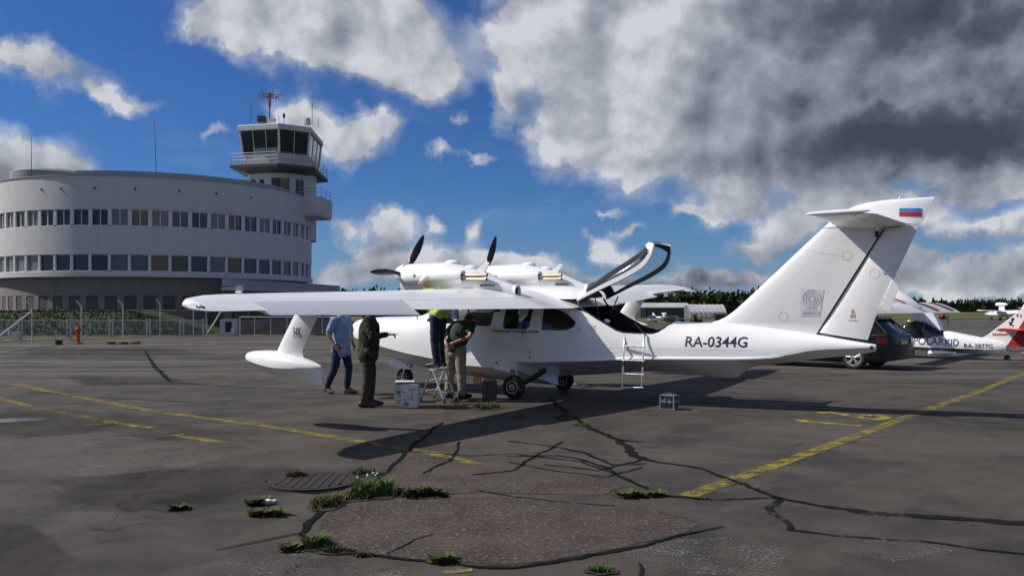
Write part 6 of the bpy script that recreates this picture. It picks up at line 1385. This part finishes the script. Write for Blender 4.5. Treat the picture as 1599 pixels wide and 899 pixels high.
ye = thing('yellow_tractor', 'small yellow and brown tractor before the fabric hangar', 'tractor', gz(1088, 502, 165), (0, 0, .3))
MB().box((0, 0, .7), (1.6, .7, .5)).build('bonnet', YPL, ye); MB().box((-.6, 0, 1.3), (.7, .8, .8)).build('cab', mat('rust brown paint', (.10, .05, .025), .7), ye)
for x, r in ((-.6, .5), (.6, .35)):
    for s in (-1, 1): MB().lathe([(r, -.12), (r, .12)], 'Y', 14, (x, s*.5, r)).build('wheel', TYRE, ye)
sh = thing('brown_shed', 'low brown shed at the right end of the fabric hangar', 'shed', gz(1124, 500, 200)); MB().box((0, 0, .8), (2.8, 2, 1.6)).build('wall', mat('brown boards', (.06, .04, .03), .8), sh); MB().prism([(-1.6, -1.2, 1.6), (-1.6, 1.2, 1.6), (-1.6, 0, 2.0)], (3.2, 0, 0)).build('roof', DKSTEEL, sh)
# ------------------------------------------------------------------ distant forest
def fol(n, a, b_):
    return mat(n, a, .9, spec=.05, fn=lambda k, b, tc: k.put(b, 'Base Color', k.mix(k.ramp(k.noise(tc, .25, 4, .6)[0], .35, .65), a, b_)))
FM = [fol('dark spruce needles', (.016, .026, .012), (.028, .040, .018)), fol('birch foliage', (.026, .040, .014), (.042, .056, .020)), fol('deep green foliage', (.022, .036, .013), (.040, .055, .020))]
rf = random.Random(11); fmb = MB()
def tree(x, y, h, kind):
    z0 = ground_z(x, y); mi = 0 if kind == 's' else rf.choice((1, 2, 2)); n = 46 if kind == 's' else 64
    for i in range(n):
        if kind == 's':
            t = rf.random()**.8; r = (1-t)*h*.17+.15; a = rf.uniform(0, 6.283); p = Vector((x+r*math.cos(a)*rf.uniform(.4, 1), y+r*math.sin(a)*rf.uniform(.4, 1), z0+h*(.08+.92*t))); s = .35+(1-t)*.75
        else:
            v = Vector((rf.gauss(0, 1), rf.gauss(0, 1), rf.gauss(0, 1))).normalized()*rf.uniform(.45, 1.); lump = 1+.25*mnoise.noise(Vector((x, y, 0))*.37+v*1.3)
            p = Vector((x+v.x*h*.27*lump, y+v.y*h*.27*lump, z0+h*.56+v.z*h*.43*lump)); s = rf.uniform(.5, 1.15)
        d = Vector((rf.uniform(-1, 1), rf.uniform(-1, 1), rf.uniform(-.6, .6))).normalized(); e = d.orthogonal().normalized(); e = Matrix.Rotation(rf.uniform(0, 6.28), 3, d) @ e; q = d.cross(e)
        fmb.add([p+e*s, p+q*s*.7, p-e*s*.9, p-q*s*.8], [(0, 1, 2, 3)], mi)
for i in range(760):
    px = rf.uniform(455, 1800); rr = (px-800)/F; k = min(1, max(0, (px-1230)/170)); k = k*k*(3-2*k)
    dep = (290+rf.uniform(0, 45))*(1-k)+(400+rf.uniform(0, 60))*k
    top = 449.5*(1-k)+464*k
    if px < 700: top = 447+3*rf.random()
    top += 8*mnoise.noise(Vector((px*.018, 1.3, 0)))+3*mnoise.noise(Vector((px*.06, 7, 0)))
    x = rr*dep; h = 1.63+(YH-top)/F*dep-ground_z(x, dep); sp = rf.random() < .38
    tree(x, dep, h*(rf.uniform(.86, 1.07) if sp else rf.uniform(.72, .97)), 's' if sp else 'b')
und = []
for i in range(130):
    px = 440+i*11; rr = (px-800)/F; k = min(1, max(0, (px-1230)/170)); dep = 288*(1-k)+398*k; x = rr*dep; z = ground_z(x, dep); 
    und += [(x, dep+3, z-.2), (x, dep+3, z+3.6+.8*rf.random())]
fmb.add(und, [(2*i, 2*i+2, 2*i+3, 2*i+1) for i in range(129)], 0)
tag(fmb.build('distant_forest', FM), kind='stuff')
